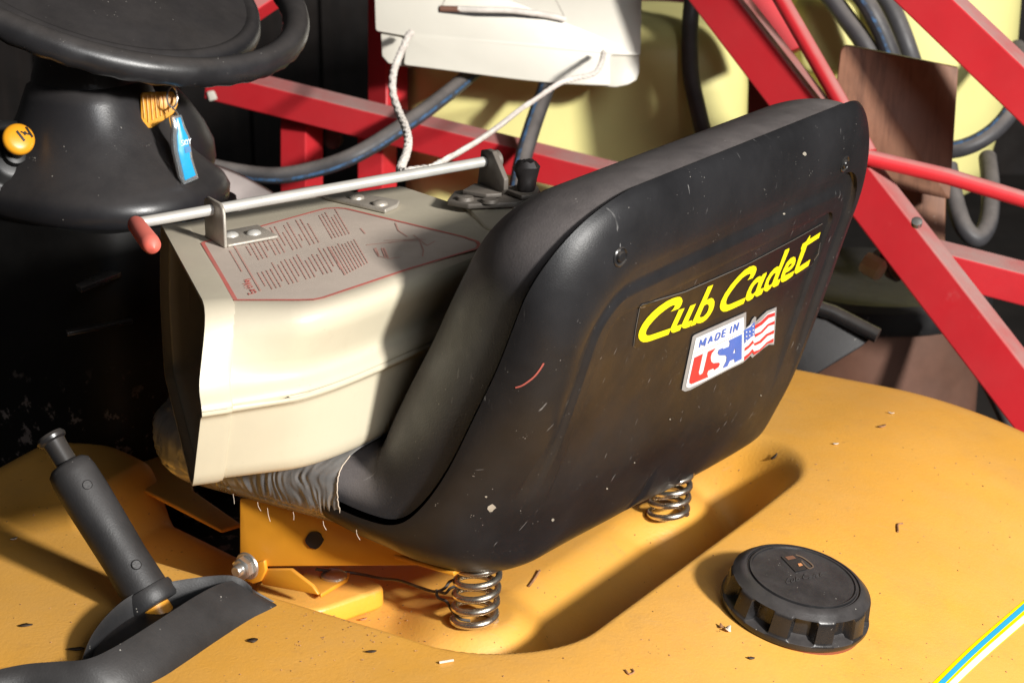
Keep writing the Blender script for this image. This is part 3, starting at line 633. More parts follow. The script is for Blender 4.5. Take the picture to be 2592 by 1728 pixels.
for t in (1.2, 2.4):
    rad = wx*math.cos(t) + wy*math.sin(t); tg = wn.cross(rad); MB().add(*box(wc + rad*.18 - wn*.012, rad*.05, tg*.05, wn*.01)).build('spoke', m_dash, swo, bev=.003)
# choke knob
kd = (V((.50, -.80, .32))).normalized(); dash_bvh = BVHTree.FromPolygons([T(0, 0, 0) + p for r in [ring(*c) for c in col] for p in r], loft([ring(*c) for c in col])[1])
hb = dash_bvh.ray_cast(CAM, ray(30, 400).normalized()); kb = hb[0] if hb[0] else at_t(30, 400, 1.9)
kd = (V((.46, -.74, .50))).normalized()
rec = MB().add(*lathe([(.040, -.010), (.040, -.002), (.037, .0), (.033, -.0005), (.028, .001), (.024, .006), (.018, .0075), (.012, .008), (.011, .016), (.008, .017)], kb, kd, 44)); recess = rec.build('choke_bezel', m_decal, dash)
MB().add(*lathe([(.007, .0), (.007, .03)], kb, kd, 16)).build('choke_stem', m_gloss, dash)
kp = at_t(52, 346, (kb + kd*.04 - CAM).dot(FW)); kbase = kp - kd*.012
kn = MB().add(*lathe([(.0075, -.024), (.0085, -.018), (.0082, -.006), (.0100, -.002), (.0150, .0005), (.0158, .003), (.0155, .006), (.0138, .0085), (.009, .0098), (.004, .0103), (0, .0104)], kbase, kd, 44))
knob = kn.build('choke_knob', m_knob, dash)
knb = BVHTree.FromPolygons(kn.v, kn.f)
strokes([(6, [(42, 332), (62, 357)]), (5.5, [(65, 322), (82, 348)]), (3.5, [(52, 334), (63, 338), (76, 341)]), (8, [(60, 335), (66, 341)])], .0005, knb, conv=lambda x, y: (x, y), sc=1).build('choke_symbol', m_ink, knob)
# key with ribbed plastic head
kt = 1.95
key = thing('ignition_key', at_t(395, 290, kt), 'amber ignition key with ribbed plastic head in the dash', 'key')
kq = [(357, 235), (375, 233), (440, 232), (452, 262), (440, 288), (382, 326), (368, 322), (357, 300)]
fn = -(ray(400, 280).normalized()) ; kn_ = (fn + RT*.15).normalized()
kpl = lambda u, v, h=0: on(u, v, at_t(395, 290, kt) , kn_) + kn_*h
kh = MB().add(*prism(roundpoly([kpl(u, v) for u, v in kq], .003), kn_*-.006)).build('key_head', m_keyp, key, bev=.0008)
for k in range(8):
    x_ = 363 + 10.5*k; MB().add(*tube([kpl(x_ - 2, 240, .0008), kpl(x_ + 3, 314 - 5.2*k if k > 1 else 300 + 10*k, .0008)], .0010, 8)).build('rib', m_keyp, kh)
ringo = thing('key_ring', at_t(436, 250, kt - .01), 'steel split ring through the amber key head', 'ring')
rp = [at_t(436 + 13*math.cos(t), 246 + 26*math.sin(t), kt - .012 + .006*math.cos(t)) for t in np.arange(0, 6.6, .3)]
MB().add(*tube(rp, .0010, 8)).build('ring_wire', m_zinc, ringo)
MB().add(*tube(spline([at_t(430, 268, kt-.012), at_t(448, 285, kt-.016), at_t(452, 300, kt-.018)], 5), .0008, 8)).build('link', m_zinc, ringo)
bt = 1.93
bot = thing('bottle_keychain', at_t(470, 380, bt), 'small clear bottle keychain filled blue, hanging below the key', 'keychain')
bn = (-ray(470, 380).normalized() + RT*.45).normalized()
bpl = lambda u, v, h=0: on(u, v, at_t(470, 380, bt), bn) + bn*h
glass = [(430, 296), (456, 290), (466, 322), (477, 345), (484, 400), (500, 452), (462, 468), (452, 450), (436, 380), (434, 345), (436, 330)]
liq = [(441, 300), (453, 297), (461, 325), (472, 347), (478, 400), (492, 444), (464, 457), (446, 380), (444, 345), (446, 330)]
MB().add(*prism([bpl(u, v, -.004) for u, v in glass], bn*.008)).build('clear_case', m_clear, bot, bev=.001)
MB().add(*prism([bpl(u, v, .0002) for u, v in liq], bn*.0042)).build('blue_filling', m_bott, bot, bev=.0006)
def plane_strokes(lst, w, h, pl):
    b = MB()
    for P in lst:
        for (u0, v0), (u1, v1) in zip(P[:-1], P[1:]):
            d = V((u1-u0, v1-v0)); n = V((-d.y, d.x)).normalized()*w/2
            b.add([pl(u0+n.x, v0+n.y, h), pl(u0-n.x, v0-n.y, h), pl(u1-n.x, v1-n.y, h), pl(u1+n.x, v1+n.y, h)], [(0, 1, 2, 3)])
    return b
SK = [[(459, 355), (454, 357), (455, 362), (459, 363), (459, 368), (454, 369)], [(461, 355), (462, 368)], [(466, 353), (462, 361), (467, 367)], [(467, 354), (469, 359), (470, 366)], [(472, 352), (469, 359)], [(473, 352), (475, 358), (476, 365)], [(478, 350), (475, 358)]]
plane_strokes(SK, 1.7, .0052, bpl).build('bottle_lettering', m_white, bot)
MB().add([bpl(462, 372, .005), bpl(476, 370, .005), bpl(479, 384, .005), bpl(464, 388, .005)], [(0, 1, 2, 3)]).build('bottle_badge', m_bdark, bot)

# ------------------------------------------------------------------ hand seeder lying on the seat
zt, zr, zb = .305, .237, .165
def sec(TB, TF, R_, BF, BB, BM):
    o = (R_ - TF); outw = V((o.x, o.y, 0))
    nrm = V(((TF - TB).x, (TF - TB).y, 0)).normalized()
    pts = [TB, TF, R_ + ZZ*.016 - nrm*.009, R_ + ZZ*.005 + nrm*.002, R_ - ZZ*.002 + nrm*.003, R_ - ZZ*.006 - nrm*.006, BF, BB, BM]
    return roundpoly(pts, [.012, .022, .012, .003, .002, .004, .014, .012, .02], 4, .003)
TF0, R0, BF0 = at(548, 786, zt), at(535, 1036, zr), at(512, 1224, zb)
TB0 = at(430, 568, zt); BB0 = V((TB0.x - .002, TB0.y - .01, .172)); BM0 = V((TB0.x - .004, TB0.y, .24))
TF1, R1, BF1 = at(836, 792, zt), at(812, 992, zr), at(815, 1186, zb)
TB1 = at(700, 512, zt); BB1 = V((TB1.x, TB1.y - .03, .172)); BM1 = V((TB1.x, TB1.y, .23))
def tol(p, l): return p + LAT*(l - lf(p)[0])
TF2, R2, BF2 = tol(TF1, .135), tol(R1, .13), tol(BF1, .12); TB2 = at(1000, 470, zt); BB2 = V((TB2.x, TB2.y - .03, .172)); BM2 = V((TB2.x, TB2.y, .23))
for p in (TF2, R2, BF2): pass
bend = lambda a, b_, t: a.lerp(b_, t)
S0 = sec(TB0, TF0, R0, BF0, BB0, BM0); S1 = sec(TB1, TF1, R1, BF1, BB1, BM1); S2 = sec(TB2, TF2, R2, BF2, BB2, BM2)
secs = []
def smooth_sections():
    # quadratic blend round the middle section so that the front face bends in a curve
    o = []
    for t in np.linspace(0, 1, 25):
        row = []
        for a, m_, c in zip(S0, S1, S2):
            q = .30
            if t < .5 - q*.5: p = a.lerp(m_, t/.5)
            elif t > .5 + q*.5: p = m_.lerp(c, (t-.5)/.5)
            else:
                k = (t - (.5 - q*.5))/q; p0 = a.lerp(m_, (1 - q)); p2 = m_.lerp(c, q); p = p0*(1-k)**2 + m_*2*k*(1-k) + p2*k*k
            row.append(p)
        o.append(row)
    return o
secs = smooth_sections()
seeder = thing('hand_seeder', (TF1 + TB1 + BF1 + BB1)/4, 'cream plastic hand seeder hopper lying on the mower seat', 'seeder')
hv, hf = loft(secs, cap=False); nS = len(S0)
hf.append(tuple((len(secs)-1)*nS + k for k in range(nS)))
hop = mesh('hopper', hv, hf, m_cream, seeder, solid=.003)
cen0 = sum(S0, V((0, 0, 0)))/nS
def grow(S, k, ax): c = sum(S, V((0, 0, 0)))/nS; return [p + (p - c).normalized()*k + ax for p in S]
axd = ((TF1 - TF0)*.5 + (TB1 - TB0)*.5).normalized()
fl = [grow(S0, .0012, axd*-.008), grow(S0, .0045, axd*-.008), grow(secs[1], .0045, axd*.004), grow(secs[1], .0035, axd*.008), grow(secs[1], .001, axd*.009)]
mesh('mouth_flange', *loft(fl, cap=False), m_cream, seeder)
# printed label on top
def LP(x, y, h=.0006): return at(450 + x/2.6133, 480 + y/2.6133, zt + .0016 + h)
lab = [(155, 352), (165, 345), (900, 140), (980, 120), (1060, 116), (1120, 122), (1900, 310), (1990, 340), (2006, 365), (1990, 388), (1540, 522), (960, 716), (900, 728), (800, 731), (375, 731)]
label = MB().add(*prism([LP(x, y, 0) for x, y in lab], ZZ*-.0008)).build('label', m_lab, seeder, smooth=False)
def flat_ribbon(P, w, h, closed=False):
    b = MB(); Q = P + ([P[0]] if closed else []); 
    for (x0, y0), (x1, y1) in zip(Q[:-1], Q[1:]):
        p0, p1 = LP(x0, y0, h), LP(x1, y1, h); d = (p1 - p0); n = V((-d.y, d.x, 0)).normalized()*w/2; e_ = d.normalized()*w*.3
        b.add([p0 + n - e_, p0 - n - e_, p1 - n + e_, p1 + n + e_], [(0, 1, 2, 3)])
        h += .00003
    return b
inset = [(x + (cxx - x)*.012, y + (430 - y)*.012) for (x, y), cxx in ((q, 1000) for q in lab)]
flat_ribbon(inset, .0032, .0003, True).build('label_border', m_labred, label, smooth=False)
E1, E2, O0 = V((220, 375)), V((745, -215)), V((155, 355))
def LT(a, b_): q = O0 + E1*a + E2*b_; return (q.x, q.y)
tx = MB()
def textline(b_, a0, a1, w=.0010):
    a = a1
    while a > a0 + .02:
        L_ = rng.uniform(.015, .05); s = max(a0, a - L_); tx.v, tx.f = tx.v, tx.f
        q = flat_ribbon([LT(a, b_), LT(s, b_)], w, .0004); tx.add(q.v, q.f); a = s - .009
for b_, a0, a1, w in [(.235, .22, .96, .0011), (.29, .08, .97, .0014)]: textline(b_ - .05, a0 if b_ > .25 else .22, a1 if b_ > .25 else .60, w)
for k, b_ in enumerate(np.arange(.30, .98, .038)): textline(b_, .58 + rng.uniform(0, .12), 1.0 if k % 4 else .92)
for k, b_ in enumerate(np.arange(.33, .93, .038)): textline(b_, .06 + .25*rng.random()*(k % 3 == 0), .5 - .1*(k % 4 == 0))
for k, b_ in enumerate(np.arange(1.02, 1.20, .030)): textline(b_, .06 + .12*rng.random(), .50)
for k, b_ in enumerate(np.arange(.955, 1.19, .028)): textline(b_, .60, 1.10 - .01*k, .0016 if k == 0 else .0009)
tx.build('label_text', m_labtxt, label, smooth=False)
EW = "EarthWay"
gl_ = {'E': [[(0.5, 0), (0, 0), (0, 1), (.5, 1)], [(0, .5), (.4, .5)]], 'a': [[(.4, .5), (.1, .5), (0, .2), (.2, 0), (.4, .2), (.4, .55), (.42, 0)]], 'r': [[(0, 0), (0, .55)], [(0, .4), (.3, .55)]], 't': [[(.15, .8), (.15, .1), (.3, 0)], [(0, .55), (.35, .55)]],
       'h': [[(0, 0), (0, 1)], [(0, .45), (.25, .55), (.35, .4), (.35, 0)]], 'W': [[(0, 1), (.2, 0), (.35, .8), (.5, 0), (.7, 1)]], 'y': [[(0, .55), (.2, 0)], [(.4, .55), (.1, -.4)]]}
ew = MB(); px_ = 0
for ch in EW:
    for st_ in gl_[ch]:
        q = flat_ribbon([LT(.98 - (px_ + x)*.052, .200 - y*.062) for x, y in st_], .0010, .0005); ew.add(q.v, q.f)
    px_ += .85 if ch == 'W' else .58
ew.build('label_name', m_labred, label, smooth=False)
ill = MB()
for P in [[(1250, 365), (1420, 345), (1640, 330)], [(1370, 335), (1500, 330), (1620, 325)], [(1300, 390), (1330, 440), (1400, 455), (1470, 445)], [(1310, 385), (1330, 435)], [(1350, 385), (1375, 450)], [(1365, 385), (1392, 450)], [(1210, 255), (1240, 290)], [(1440, 220), (1460, 270), (1520, 310)], [(1600, 335), (1625, 400), (1620, 440)], [(1560, 300), (1650, 370), (1700, 340)], [(1400, 350), (1560, 330)]]:
    q = flat_ribbon(P, .0013, .0004); ill.add(q.v, q.f)
tag(ill.build('label_drawing', m_labtxt, label, smooth=False), kind='stuff')
# crank rod, brackets
r0, r1 = at(345, 565, .332), at(1232, 408, .345); rd = (r1 - r0).normalized(); rs = V((rd.y, -rd.x, 0)).normalized()
rod = MB().add(*tube([r0 + rs*.012] + spline([r0 + rs*.004 + rd*.0005, r0 + rd*.004, r0 + rd*.012], 4) + [r1], .0047, 18)).build('crank_rod', m_alu, seeder)
h0, h1 = at(343, 566, .332), at(385, 622, .325)
hd = (h1 - h0).normalized()
MB().add(*lathe([(.006, -.002), (.0072, .002), (.0076, .02), (.0080, (h1-h0).length - .006), (.0074, (h1-h0).length), (.005, (h1-h0).length + .004), (0, (h1-h0).length + .006)], h0, hd, 28)).build('crank_grip', m_pink, rod)
def rodp(u): 
    k = min(range(200), key=lambda i: abs(((r0.lerp(r1, i/199) - CAM).dot(RT)/(r0.lerp(r1, i/199) - CAM).dot(FW))*FPX + 1296 - u)); return r0.lerp(r1, k/199)
p = rodp(536); zb_ = zt + .0015
br = MB()
up_poly = [(-.021, 0), (.021, 0), (.021, .028), (.019, .034), (.013, .037), (-.013, .037), (-.019, .034), (-.021, .028)]
pc = V((p.x, p.y, zb_)) + rs*.002
br.add(*prism([pc + rs*a + ZZ*b_ for a, b_ in up_poly], rd*.003))
br.add(*box(pc + rd*.026 + ZZ*.0015, rd*.046, rs*.042, ZZ*.003))
b1 = br.build('rod_bracket', m_plate, seeder, bev=.0012)
for q in (.016, .034):
    MB().add(*lathe([(.0065, 0), (.006, .0016), (.004, .003), (0, .0036)], pc + rd*q + ZZ*.003 + rs*(.004 if q > .02 else -.002), ZZ, 20)).build('rivet', m_alu, b1)
st_ = [(818, 505), (850, 488), (1012, 517), (1005, 528), (975, 541)]
b2 = MB().add(*prism([at(u, v, zt + .002) for u, v in st_], ZZ*.004)).build('strap_plate', m_plate, seeder, bev=.001)
for u, v in ((903, 502), (962, 518)):
    MB().add(*lathe([(.007, 0), (.0065, .002), (.004, .0035), (0, .004)], at(u, v, zt + .006), ZZ, 20)).build('rivet', m_plate, b2)
MB().add(*prism([at(u, v, zt - .01) for u, v in [(690, 545), (690, 520), (800, 500), (840, 505), (760, 535)]], ZZ*.012)).build('strap_end', m_plate, seeder, bev=.001)
# agitator plate at the far end, dirty steel
zp = .312
pm_ = MB().add(*prism([at(u, v, zp) for u, v in [(1132, 520), (1150, 497), (1230, 484), (1360, 482), (1368, 497), (1345, 515), (1310, 525), (1185, 530)]], ZZ*.005))
gate = pm_.build('gate_plate', m_dkst, seeder, bev=.001)
MB().add(*prism([at(u, v, zp + .006) for u, v in [(1170, 492), (1200, 475), (1275, 478), (1270, 500), (1230, 502)]], ZZ*.004)).build('gate_tab', m_dkst, gate, bev=.0008)
MB().add(*prism([at(u, v, zp + .006) for u, v in [(1280, 490), (1305, 478), (1365, 490), (1360, 502), (1320, 506)]], ZZ*.004)).build('gate_tab', m_dkst, gate, bev=.0008)
vp = r1 - rd*.002; vpn = rd
MB().add(*prism([on(u, v, vp, vpn) for u, v in [(1217, 380), (1232, 378), (1246, 384), (1276, 455), (1275, 482), (1258, 500), (1204, 492), (1212, 430)]], rd*.005)).build('sector_plate', m_dkst, gate, bev=.0008)
MB().add(*lathe([(.006, -.006), (.0085, -.002), (.0085, .008), (.006, .010)], r1 + rd*.004, rd, 20)).build('rod_collar', m_dkst, gate)
for u, v in ((1178, 506), (1240, 512)):
    MB().add(*lathe([(.008, 0), (.007, .003), (0, .004)], at(u, v, zp + .005), ZZ, 20)).build('bolt_head', m_dkst, gate)
kk = MB(); kc = at(1333, 488, zp + .008)
for j, (r_, h_) in enumerate([(.007, 0), (.009, .006), (.0085, .012), (.010, .018), (.011, .024), (.008, .029), (0, .031)]): pass
kv, kf = lathe([(.006, 0), (.009, .005), (.0085, .011), (.0105, .018), (.0115, .024), (.0085, .029), (.002, .030)], kc, ZZ, 16)
kv = [q + V((rng.normal(0, .0007), rng.normal(0, .0007), rng.normal(0, .0006))) for q in kv]
MB().add(kv, kf).build('gate_knob', m_ink, gate)
MB().add(*prism([at(u, v, .300) for u, v in [(1170, 540), (1290, 530), (1312, 565), (1290, 620), (1230, 600)]], ZZ*.010)).build('gate_mount', m_cream, seeder, bev=.002)

# ------------------------------------------------------------------ white panel with rope, hung on the red frame
lt = 2.665; ln = (-ray(1290, 100).normalized()*.92 + ZZ*.22).normalized()
lp = lambda u, v, h=0: on(u, v, at_t(1290, 100, lt), ln) + ln*h
panel = thing('spreader_panel', lp(1290, -60), 'ivory plastic hopper panel hanging at top with white rope', 'panel')
front = [(945, -140), (951, 78), (1030, 92), (1022, 164), (1150, 180), (1300, 200), (1420, 212), (1545, 217), (1545, 139), (1621, 141), (1628, -140)]
MB().add(*prism(roundpoly([lp(u, v) for u, v in front], [0, .004, .004, .004, .05, .05, .05, .004, .004, .004, 0]), ln*-.004)).build('front_sheet', m_lid, panel, bev=.0012)
tabl = [(962, 70), (1040, 80), (1040, 166), (1000, 160), (982, 156), (966, 138)]
MB().add(*prism([lp(u, v, -.010) for u, v in tabl], ln*-.004)).build('corner_tab', m_lid, panel, bev=.001)
tabr = [(1530, 130), (1619, 130), (1619, 180), (1612, 200), (1590, 212), (1560, 218), (1530, 216)]
MB().add(*prism([lp(u, v, -.006) for u, v in tabr], ln*-.004)).build('corner_tab', m_lid, panel, bev=.001)
for q in ([(1118, 18), (1135, -20), (1150, -60)], [(1432, 50), (1412, 10), (1385, -40)]): plane_strokes([q], 3, .0006, lp).build('crease', m_plate, panel)
b = plane_strokes([[(1110, 28), (1200, 38), (1300, 40), (1380, 46), (1425, 55)]], 9, .0007, lp); b.build('slot', m_ink, panel)
sr = spline([lp(u, v, h) for u, v, h in [(1160, 24, .002), (1220, 28, .006), (1290, 30, .007), (1360, 38, .006), (1410, 46, .004), (1430, 51, .0)]], 6)
MB().add(*tube(sr, .0042, 10)).build('slot_rope', m_rope, panel)
MB().add(*tube([lp(1114, 23, .001), lp(1168, 25, .002)], .0042, 10)).build('rope_end', m_brown, panel)
rust = mat('rust_stain', (.62, .42, .28), .6, .2, 40)
def rope(pts, r, parent, name):
    P = spline([at_t(*q) for q in pts], 14); b = MB(); fr = frames(P); L_ = 0; strands = [[], [], []]
    for i, (p, d, a, c) in enumerate(fr):
        if i: L_ += (p - P[i-1]).length
        for s in range(3):
            t = L_/(.020)*2*math.pi + s*2.094; strands[s].append(p + (a*math.cos(t) + c*math.sin(t))*r*.48)
    for s in strands: b.add(*tube(s, r*.56, 7))
    return b.build(name, m_rope, parent)
cord = thing('rope', at_t(1035, 92, 2.6), 'white twisted rope looping down from the ivory panel', 'rope')
rope([(1040, 84, 2.630), (1032, 95, 2.586), (1012, 140, 2.525), (996, 185, 2.473), (994, 235, 2.403), (1010, 285, 2.334), (1025, 320, 2.264), (1033, 355, 2.194), (1028, 390, 2.125), (1018, 415, 2.072), (1014, 432, 2.037), (1030, 436, 2.020), (1050, 432, 2.020), (1090, 428, 2.020)], .0050, cord, 'rope_length')
rope([(1528, 133, 2.630), (1522, 160, 2.569), (1505, 186, 2.552), (1460, 198, 2.543), (1420, 210, 2.525), (1375, 238, 2.473), (1320, 276, 2.386), (1265, 318, 2.299), (1210, 356, 2.212), (1150, 392, 2.125), (1100, 420, 2.055), (1085, 432, 2.020)], .0037, cord, 'rope_length')

# ------------------------------------------------------------------ red sprayer frame
frame = thing('sprayer_frame', at_t(1700, 500, 2.7) * 1.0 - ZZ*0, 'red painted steel trailer frame of square tubes behind the mower', 'frame')
def bar(name, u0, v0, t0, u1, v1, t1, w, phi, side=1, label=None):
    o = MB().add(*beam(at_t(u0, v0, t0), at_t(u1, v1, t1), w, math.radians(phi), side=side)).build(name, m_red, frame, smooth=False, bev=.002)
    if label: o['label'] = label
    return o
bar('cross_beam', 535, 205, 2.80, 1980, 565, 2.61, .041, 67, -1)
bar('cross_beam', 2330, 650, 2.44, 2700, 745, 2.40, .041, 67, -1)
bar('post', 982, -60, 2.82, 982, 300, 2.82, .041, 40, -1)
bar('post', 955, 300, 2.80, 955, 760, 2.80, .041, 60, -1)
bar('post', 764, 262, 2.82, 764, 700, 2.82, .044, 55, -1)
bar('brace', 1745, -100, 2.56, 2660, 1085, 2.20, .052, 15, 1)
bar('brace', 2240, -110, 2.30, 2700, 330, 2.22, .048, 14, 1)
bar('brace', 760, -60, 2.72, 430, 160, 2.66, .03, 30, 1)
bar('plate_bar', 1905, -60, 2.62, 1990, 140, 2.62, .055, 8, -1)
MB().add(*tube([at_t(1955, -40, 2.42), at_t(2150, 300, 2.36), at_t(2200, 390, 2.34)], .0098, 18)).build('round_rod', m_red, frame)
MB().add(*tube([at_t(2150, 388, 2.34), at_t(2400, 447, 2.33), at_t(2680, 532, 2.31)], .0096, 18)).build('round_rod', m_red, frame)
MB().add(*prism([at_t(u, v, 3.35) for u, v in [(1480, -60), (2010, -60), (2060, 330), (1900, 620), (1500, 560)]], (0, .01, 0))).build('back_sheet', m_mar, frame, smooth=False)
MB().add(*lathe([(.014, 0), (.014, .01), (.009, .013)], at_t(845, 352, 2.84), (-.2, -1, .2), 20)).build('bolt_head', m_dkst, frame)
MB().add(*box(at_t(540, 240, 2.79), (.014, 0, .004), (0, .014, 0), (-.003, 0, .014))).build('beam_end_cap', m_lid, frame, bev=.002)
MB().add(*lathe([(.006, 0), (.006, .006), (.003, .007)], at_t(2320, 568, 2.15), (-.1, -.6, .8), 12)).build('bolt_head', m_zinc, frame)

# ------------------------------------------------------------------ yellow tanks
def superbox(c, hx, hy, hz, p=5, nu=56, nv=28, ax=RT, ay=V((0, 1, 0)), az=ZZ):
    vs, fs = [], []
    for i in range(nv+1):
        ph = -math.pi/2 + math.pi*i/nv
        for j in range(nu):
            th = 2*math.pi*j/nu
            q = lambda x: math.copysign(abs(x)**(2/p), x)
            vs.append(c + ax*hx*q(math.cos(ph))*q(math.cos(th)) + ay*hy*q(math.cos(ph))*q(math.sin(th)) + az*hz*q(math.sin(ph)))
    for i in range(nv):
        for j in range(nu): j2 = (j+1) % nu; fs.append((i*nu+j, i*nu+j2, (i+1)*nu+j2, (i+1)*nu+j))
    return vs, fs
tk = thing('spray_tank', at_t(1455, 600, 3.2), 'pale yellow plastic tank behind the red cross beam', 'tank')
MB().add(*superbox(at_t(1452, 330, 2.99), .25, .17, .18, 6)).build('tank_body', m_tank, tk)
tk2 = thing('water_tank', at_t(2330, 640, 2.98), 'tall pale yellow plastic tank at the upper right edge', 'tank')
prof2 = [(.02, -.18), (.10, -.18), (.125, -.165), (.145, -.12), (.162, -.04), (.172, .05), (.172, .30), (.15, .34), (.02, .35)]
MB().add(*lathe(prof2, at_t(2272, 190, 3.0), ZZ, 60)).build('tank_body', m_tank, tk2)
MB().add(*superbox(at_t(2090, 85, 2.85), .045, .05, .055, 4)).build('tank_shoulder', m_tank, tk2)

# ------------------------------------------------------------------ hoses
def hose(pts, r, label, stripe=None):
    P = spline([at_t(*q) for q in pts], 10); h = thing('hose', P[len(P)//2], label, 'hose', 'black rubber hoses on the sprayer')
    o = MB().add(*tube(P, r, 18)).build('hose_wall', m_hose, h)
    if stripe is not None:
        vs, fs = [], []
        for i, (p, d, a, c) in enumerate(frames(P)):
            vd = (CAM - p).normalized(); n = (vd - d*vd.dot(d)).normalized(); s = d.cross(n); n2 = (n*math.cos(stripe) + s*math.sin(stripe)); s2 = d.cross(n2)
            for k in (-.17, 0, .17): vs.append(p + (n2*math.cos(k) + s2*math.sin(k))*(r + .0007))
        for i in range(len(P)-1):
            for k in (0, 1): fs.append((3*i+k, 3*i+k+1, 3*i+4+k, 3*i+3+k))
        mesh('hose_stripe', vs, fs, m_blue, h)
    return h
hose([(470, 400, 2.6), (560, 428, 2.6), (690, 445, 2.6), (800, 428, 2.6), (900, 392, 2.6), (1000, 332, 2.62), (1100, 262, 2.66), (1210, 170, 2.74), (1300, 60, 2.85)], .0112, 'black hose with blue stripe sweeping up behind the seeder to the ivory panel', .5)
hose([(1300, 560, 2.54), (1318, 430, 2.60), (1345, 330, 2.635), (1390, 200, 2.69), (1420, 90, 2.74), (1430, -50, 2.8)], .0116, 'black hose with blue stripe standing upright below the ivory panel', -.55)
hose([(1760, -60, 2.78), (1747, 60, 2.78), (1748, 180, 2.78), (1765, 270, 2.78), (1800, 400, 2.78), (1860, 520, 2.78)], .0118, 'plain black hose curving down left of the long red brace')
hose([(2060, -60, 2.74), (2130, 30, 2.73), (2200, 130, 2.72), (2240, 230, 2.74), (2260, 330, 2.76)], .0135, 'leftmost of the three hoses behind the brown board top')
hose([(2130, -70, 2.72), (2200, 20, 2.70), (2252, 130, 2.71), (2285, 240, 2.74), (2290, 330, 2.76)], .0130, 'middle hose with blue stripe entering behind the brown board top', .15)
hose([(2190, -70, 2.76), (2255, 20, 2.75), (2300, 130, 2.75), (2330, 240, 2.77), (2330, 340, 2.78)], .0135, 'rightmost of the three hoses behind the brown board top')
hose([(2290, 350, 2.66), (2350, 378, 2.62), (2430, 376, 2.60), (2505, 340, 2.60), (2560, 280, 2.62), (2590, 200, 2.66), (2575, 120, 2.74)], .0115, 'black hose looping round the right side of the tall tank', -.7)
hose([(2400, 420, 2.64), (2415, 500, 2.62), (2440, 575, 2.60), (2475, 602, 2.60), (2502, 560, 2.62), (2508, 480, 2.66), (2500, 400, 2.74)], .0125, 'black hose hanging in a narrow loop below the tall tank')
hose([(2420, 800, 2.6), (2470, 900, 2.55), (2520, 985, 2.5), (2570, 1090, 2.46), (2610, 1200, 2.42)], .0140, 'dusty grey hose running down under the long red brace')

# ------------------------------------------------------------------ boards, drum, rubber flap, nozzle, sheet
bd = 2.40; bnrm = V((-.16, -1, .10)).normalized()
bq = lambda u, v, h=0: on(u, v, at_t(2270, 300, bd), bnrm) + bnrm*h
bo = thing('brown_board', bq(2260, 500), 'upper brown board leaning upright with dark top edge', 'board')
MB().add(*prism(roundpoly([bq(u, v) for u, v in [(2130, 112), (2426, 172), (2404, 505), (2090, 440)]], [.012, .002, .002, .002]), bnrm*-.02)).build('board_face', m_wood, bo, bev=.002)
bo2 = thing('brown_board', bq(2260, 700, -.06), 'lower brown board seen below the upper board behind the brace', 'board')
MB().add(*prism([bq(u, v, -.06) for u, v in [(2270, 430), (2402, 480), (2398, 660), (2300, 650)]], bnrm*-.02)).build('board_face', m_wood, bo2, bev=.002)
dr = thing('brown_drum', at_t(2230, 900, 2.75) - ZZ*.1, 'brown drum with black lid standing behind the fender', 'drum')
dc = at_t(2215, 800, 2.85)
MB().add(*lathe([(.145, -.5), (.15, -.48), (.15, .03), (.145, .035)], dc, ZZ, 56)).build('drum_body', m_drum, dr)
MB().add(*lathe([(.158, .02), (.162, .03), (.162, .052), (.152, .06), (.12, .056), (0, .05)], dc, ZZ, 56)).build('drum_lid', m_rub, dr)
noz = thing('spray_nozzle', at_t(2205, 660, 2.40), 'small cream nozzle fitting on black valve under the brace', 'nozzle')
MB().add(*lathe([(.013, 0), (.014, .004), (.014, .022), (.010, .026)], at_t(2188, 662, 2.40), (.75, -.5, -.35), 8)).build('nozzle_cap', m_brass, noz)
MB().add(*lathe([(.010, 0), (.010, .025), (.016, .027), (.016, .04), (.008, .045)], at_t(2215, 650, 2.42), (.8, .2, -.45), 14)).build('valve_body', m_ink, noz)
MB().add(*tube(spline([at_t(2250, 660, 2.42), at_t(2262, 690, 2.40), at_t(2280, 705, 2.40)], 5), .004, 8)).build('valve_arm', m_dkst, noz)
fp = thing('rubber_flap', at_t(2130, 870, 2.35), 'black ribbed rubber flap sticking up behind the fender', 'flap')
MB().add(*prism([at_t(u, v, t) for u, v, t in [(2000, 750, 2.36), (2095, 785, 2.36), (2222, 845, 2.34), (2180, 880, 2.34), (2050, 960, 2.34), (1980, 940, 2.36)]], V((0, .012, 0)))).build('flap_sheet', m_rub, fp, bev=.003)
MB().add(*tube([at_t(1990, 752, 2.345), at_t(2110, 792, 2.345), at_t(2222, 850, 2.33)], .009, 12)).build('flap_edge', m_gloss, fp)
sh = thing('grey_sheet', at_t(620, 520, 2.45), 'dusty grey curved sheet behind the seeder crank', 'sheet')
rows = []
for k in range(14):
    q = k/13; u = 500 + 260*q; top = 415 + 4*(q*10)**1.5
    rows.append([at_t(u, top - 4, 2.5), at_t(u, top + 5, 2.47), at_t(u + 10, top + 60, 2.44), at_t(u + 20, top + 240, 2.42)])
mesh('sheet_panel', *loft(rows, close=False, cap=False), m_fab, sh, solid=.004)

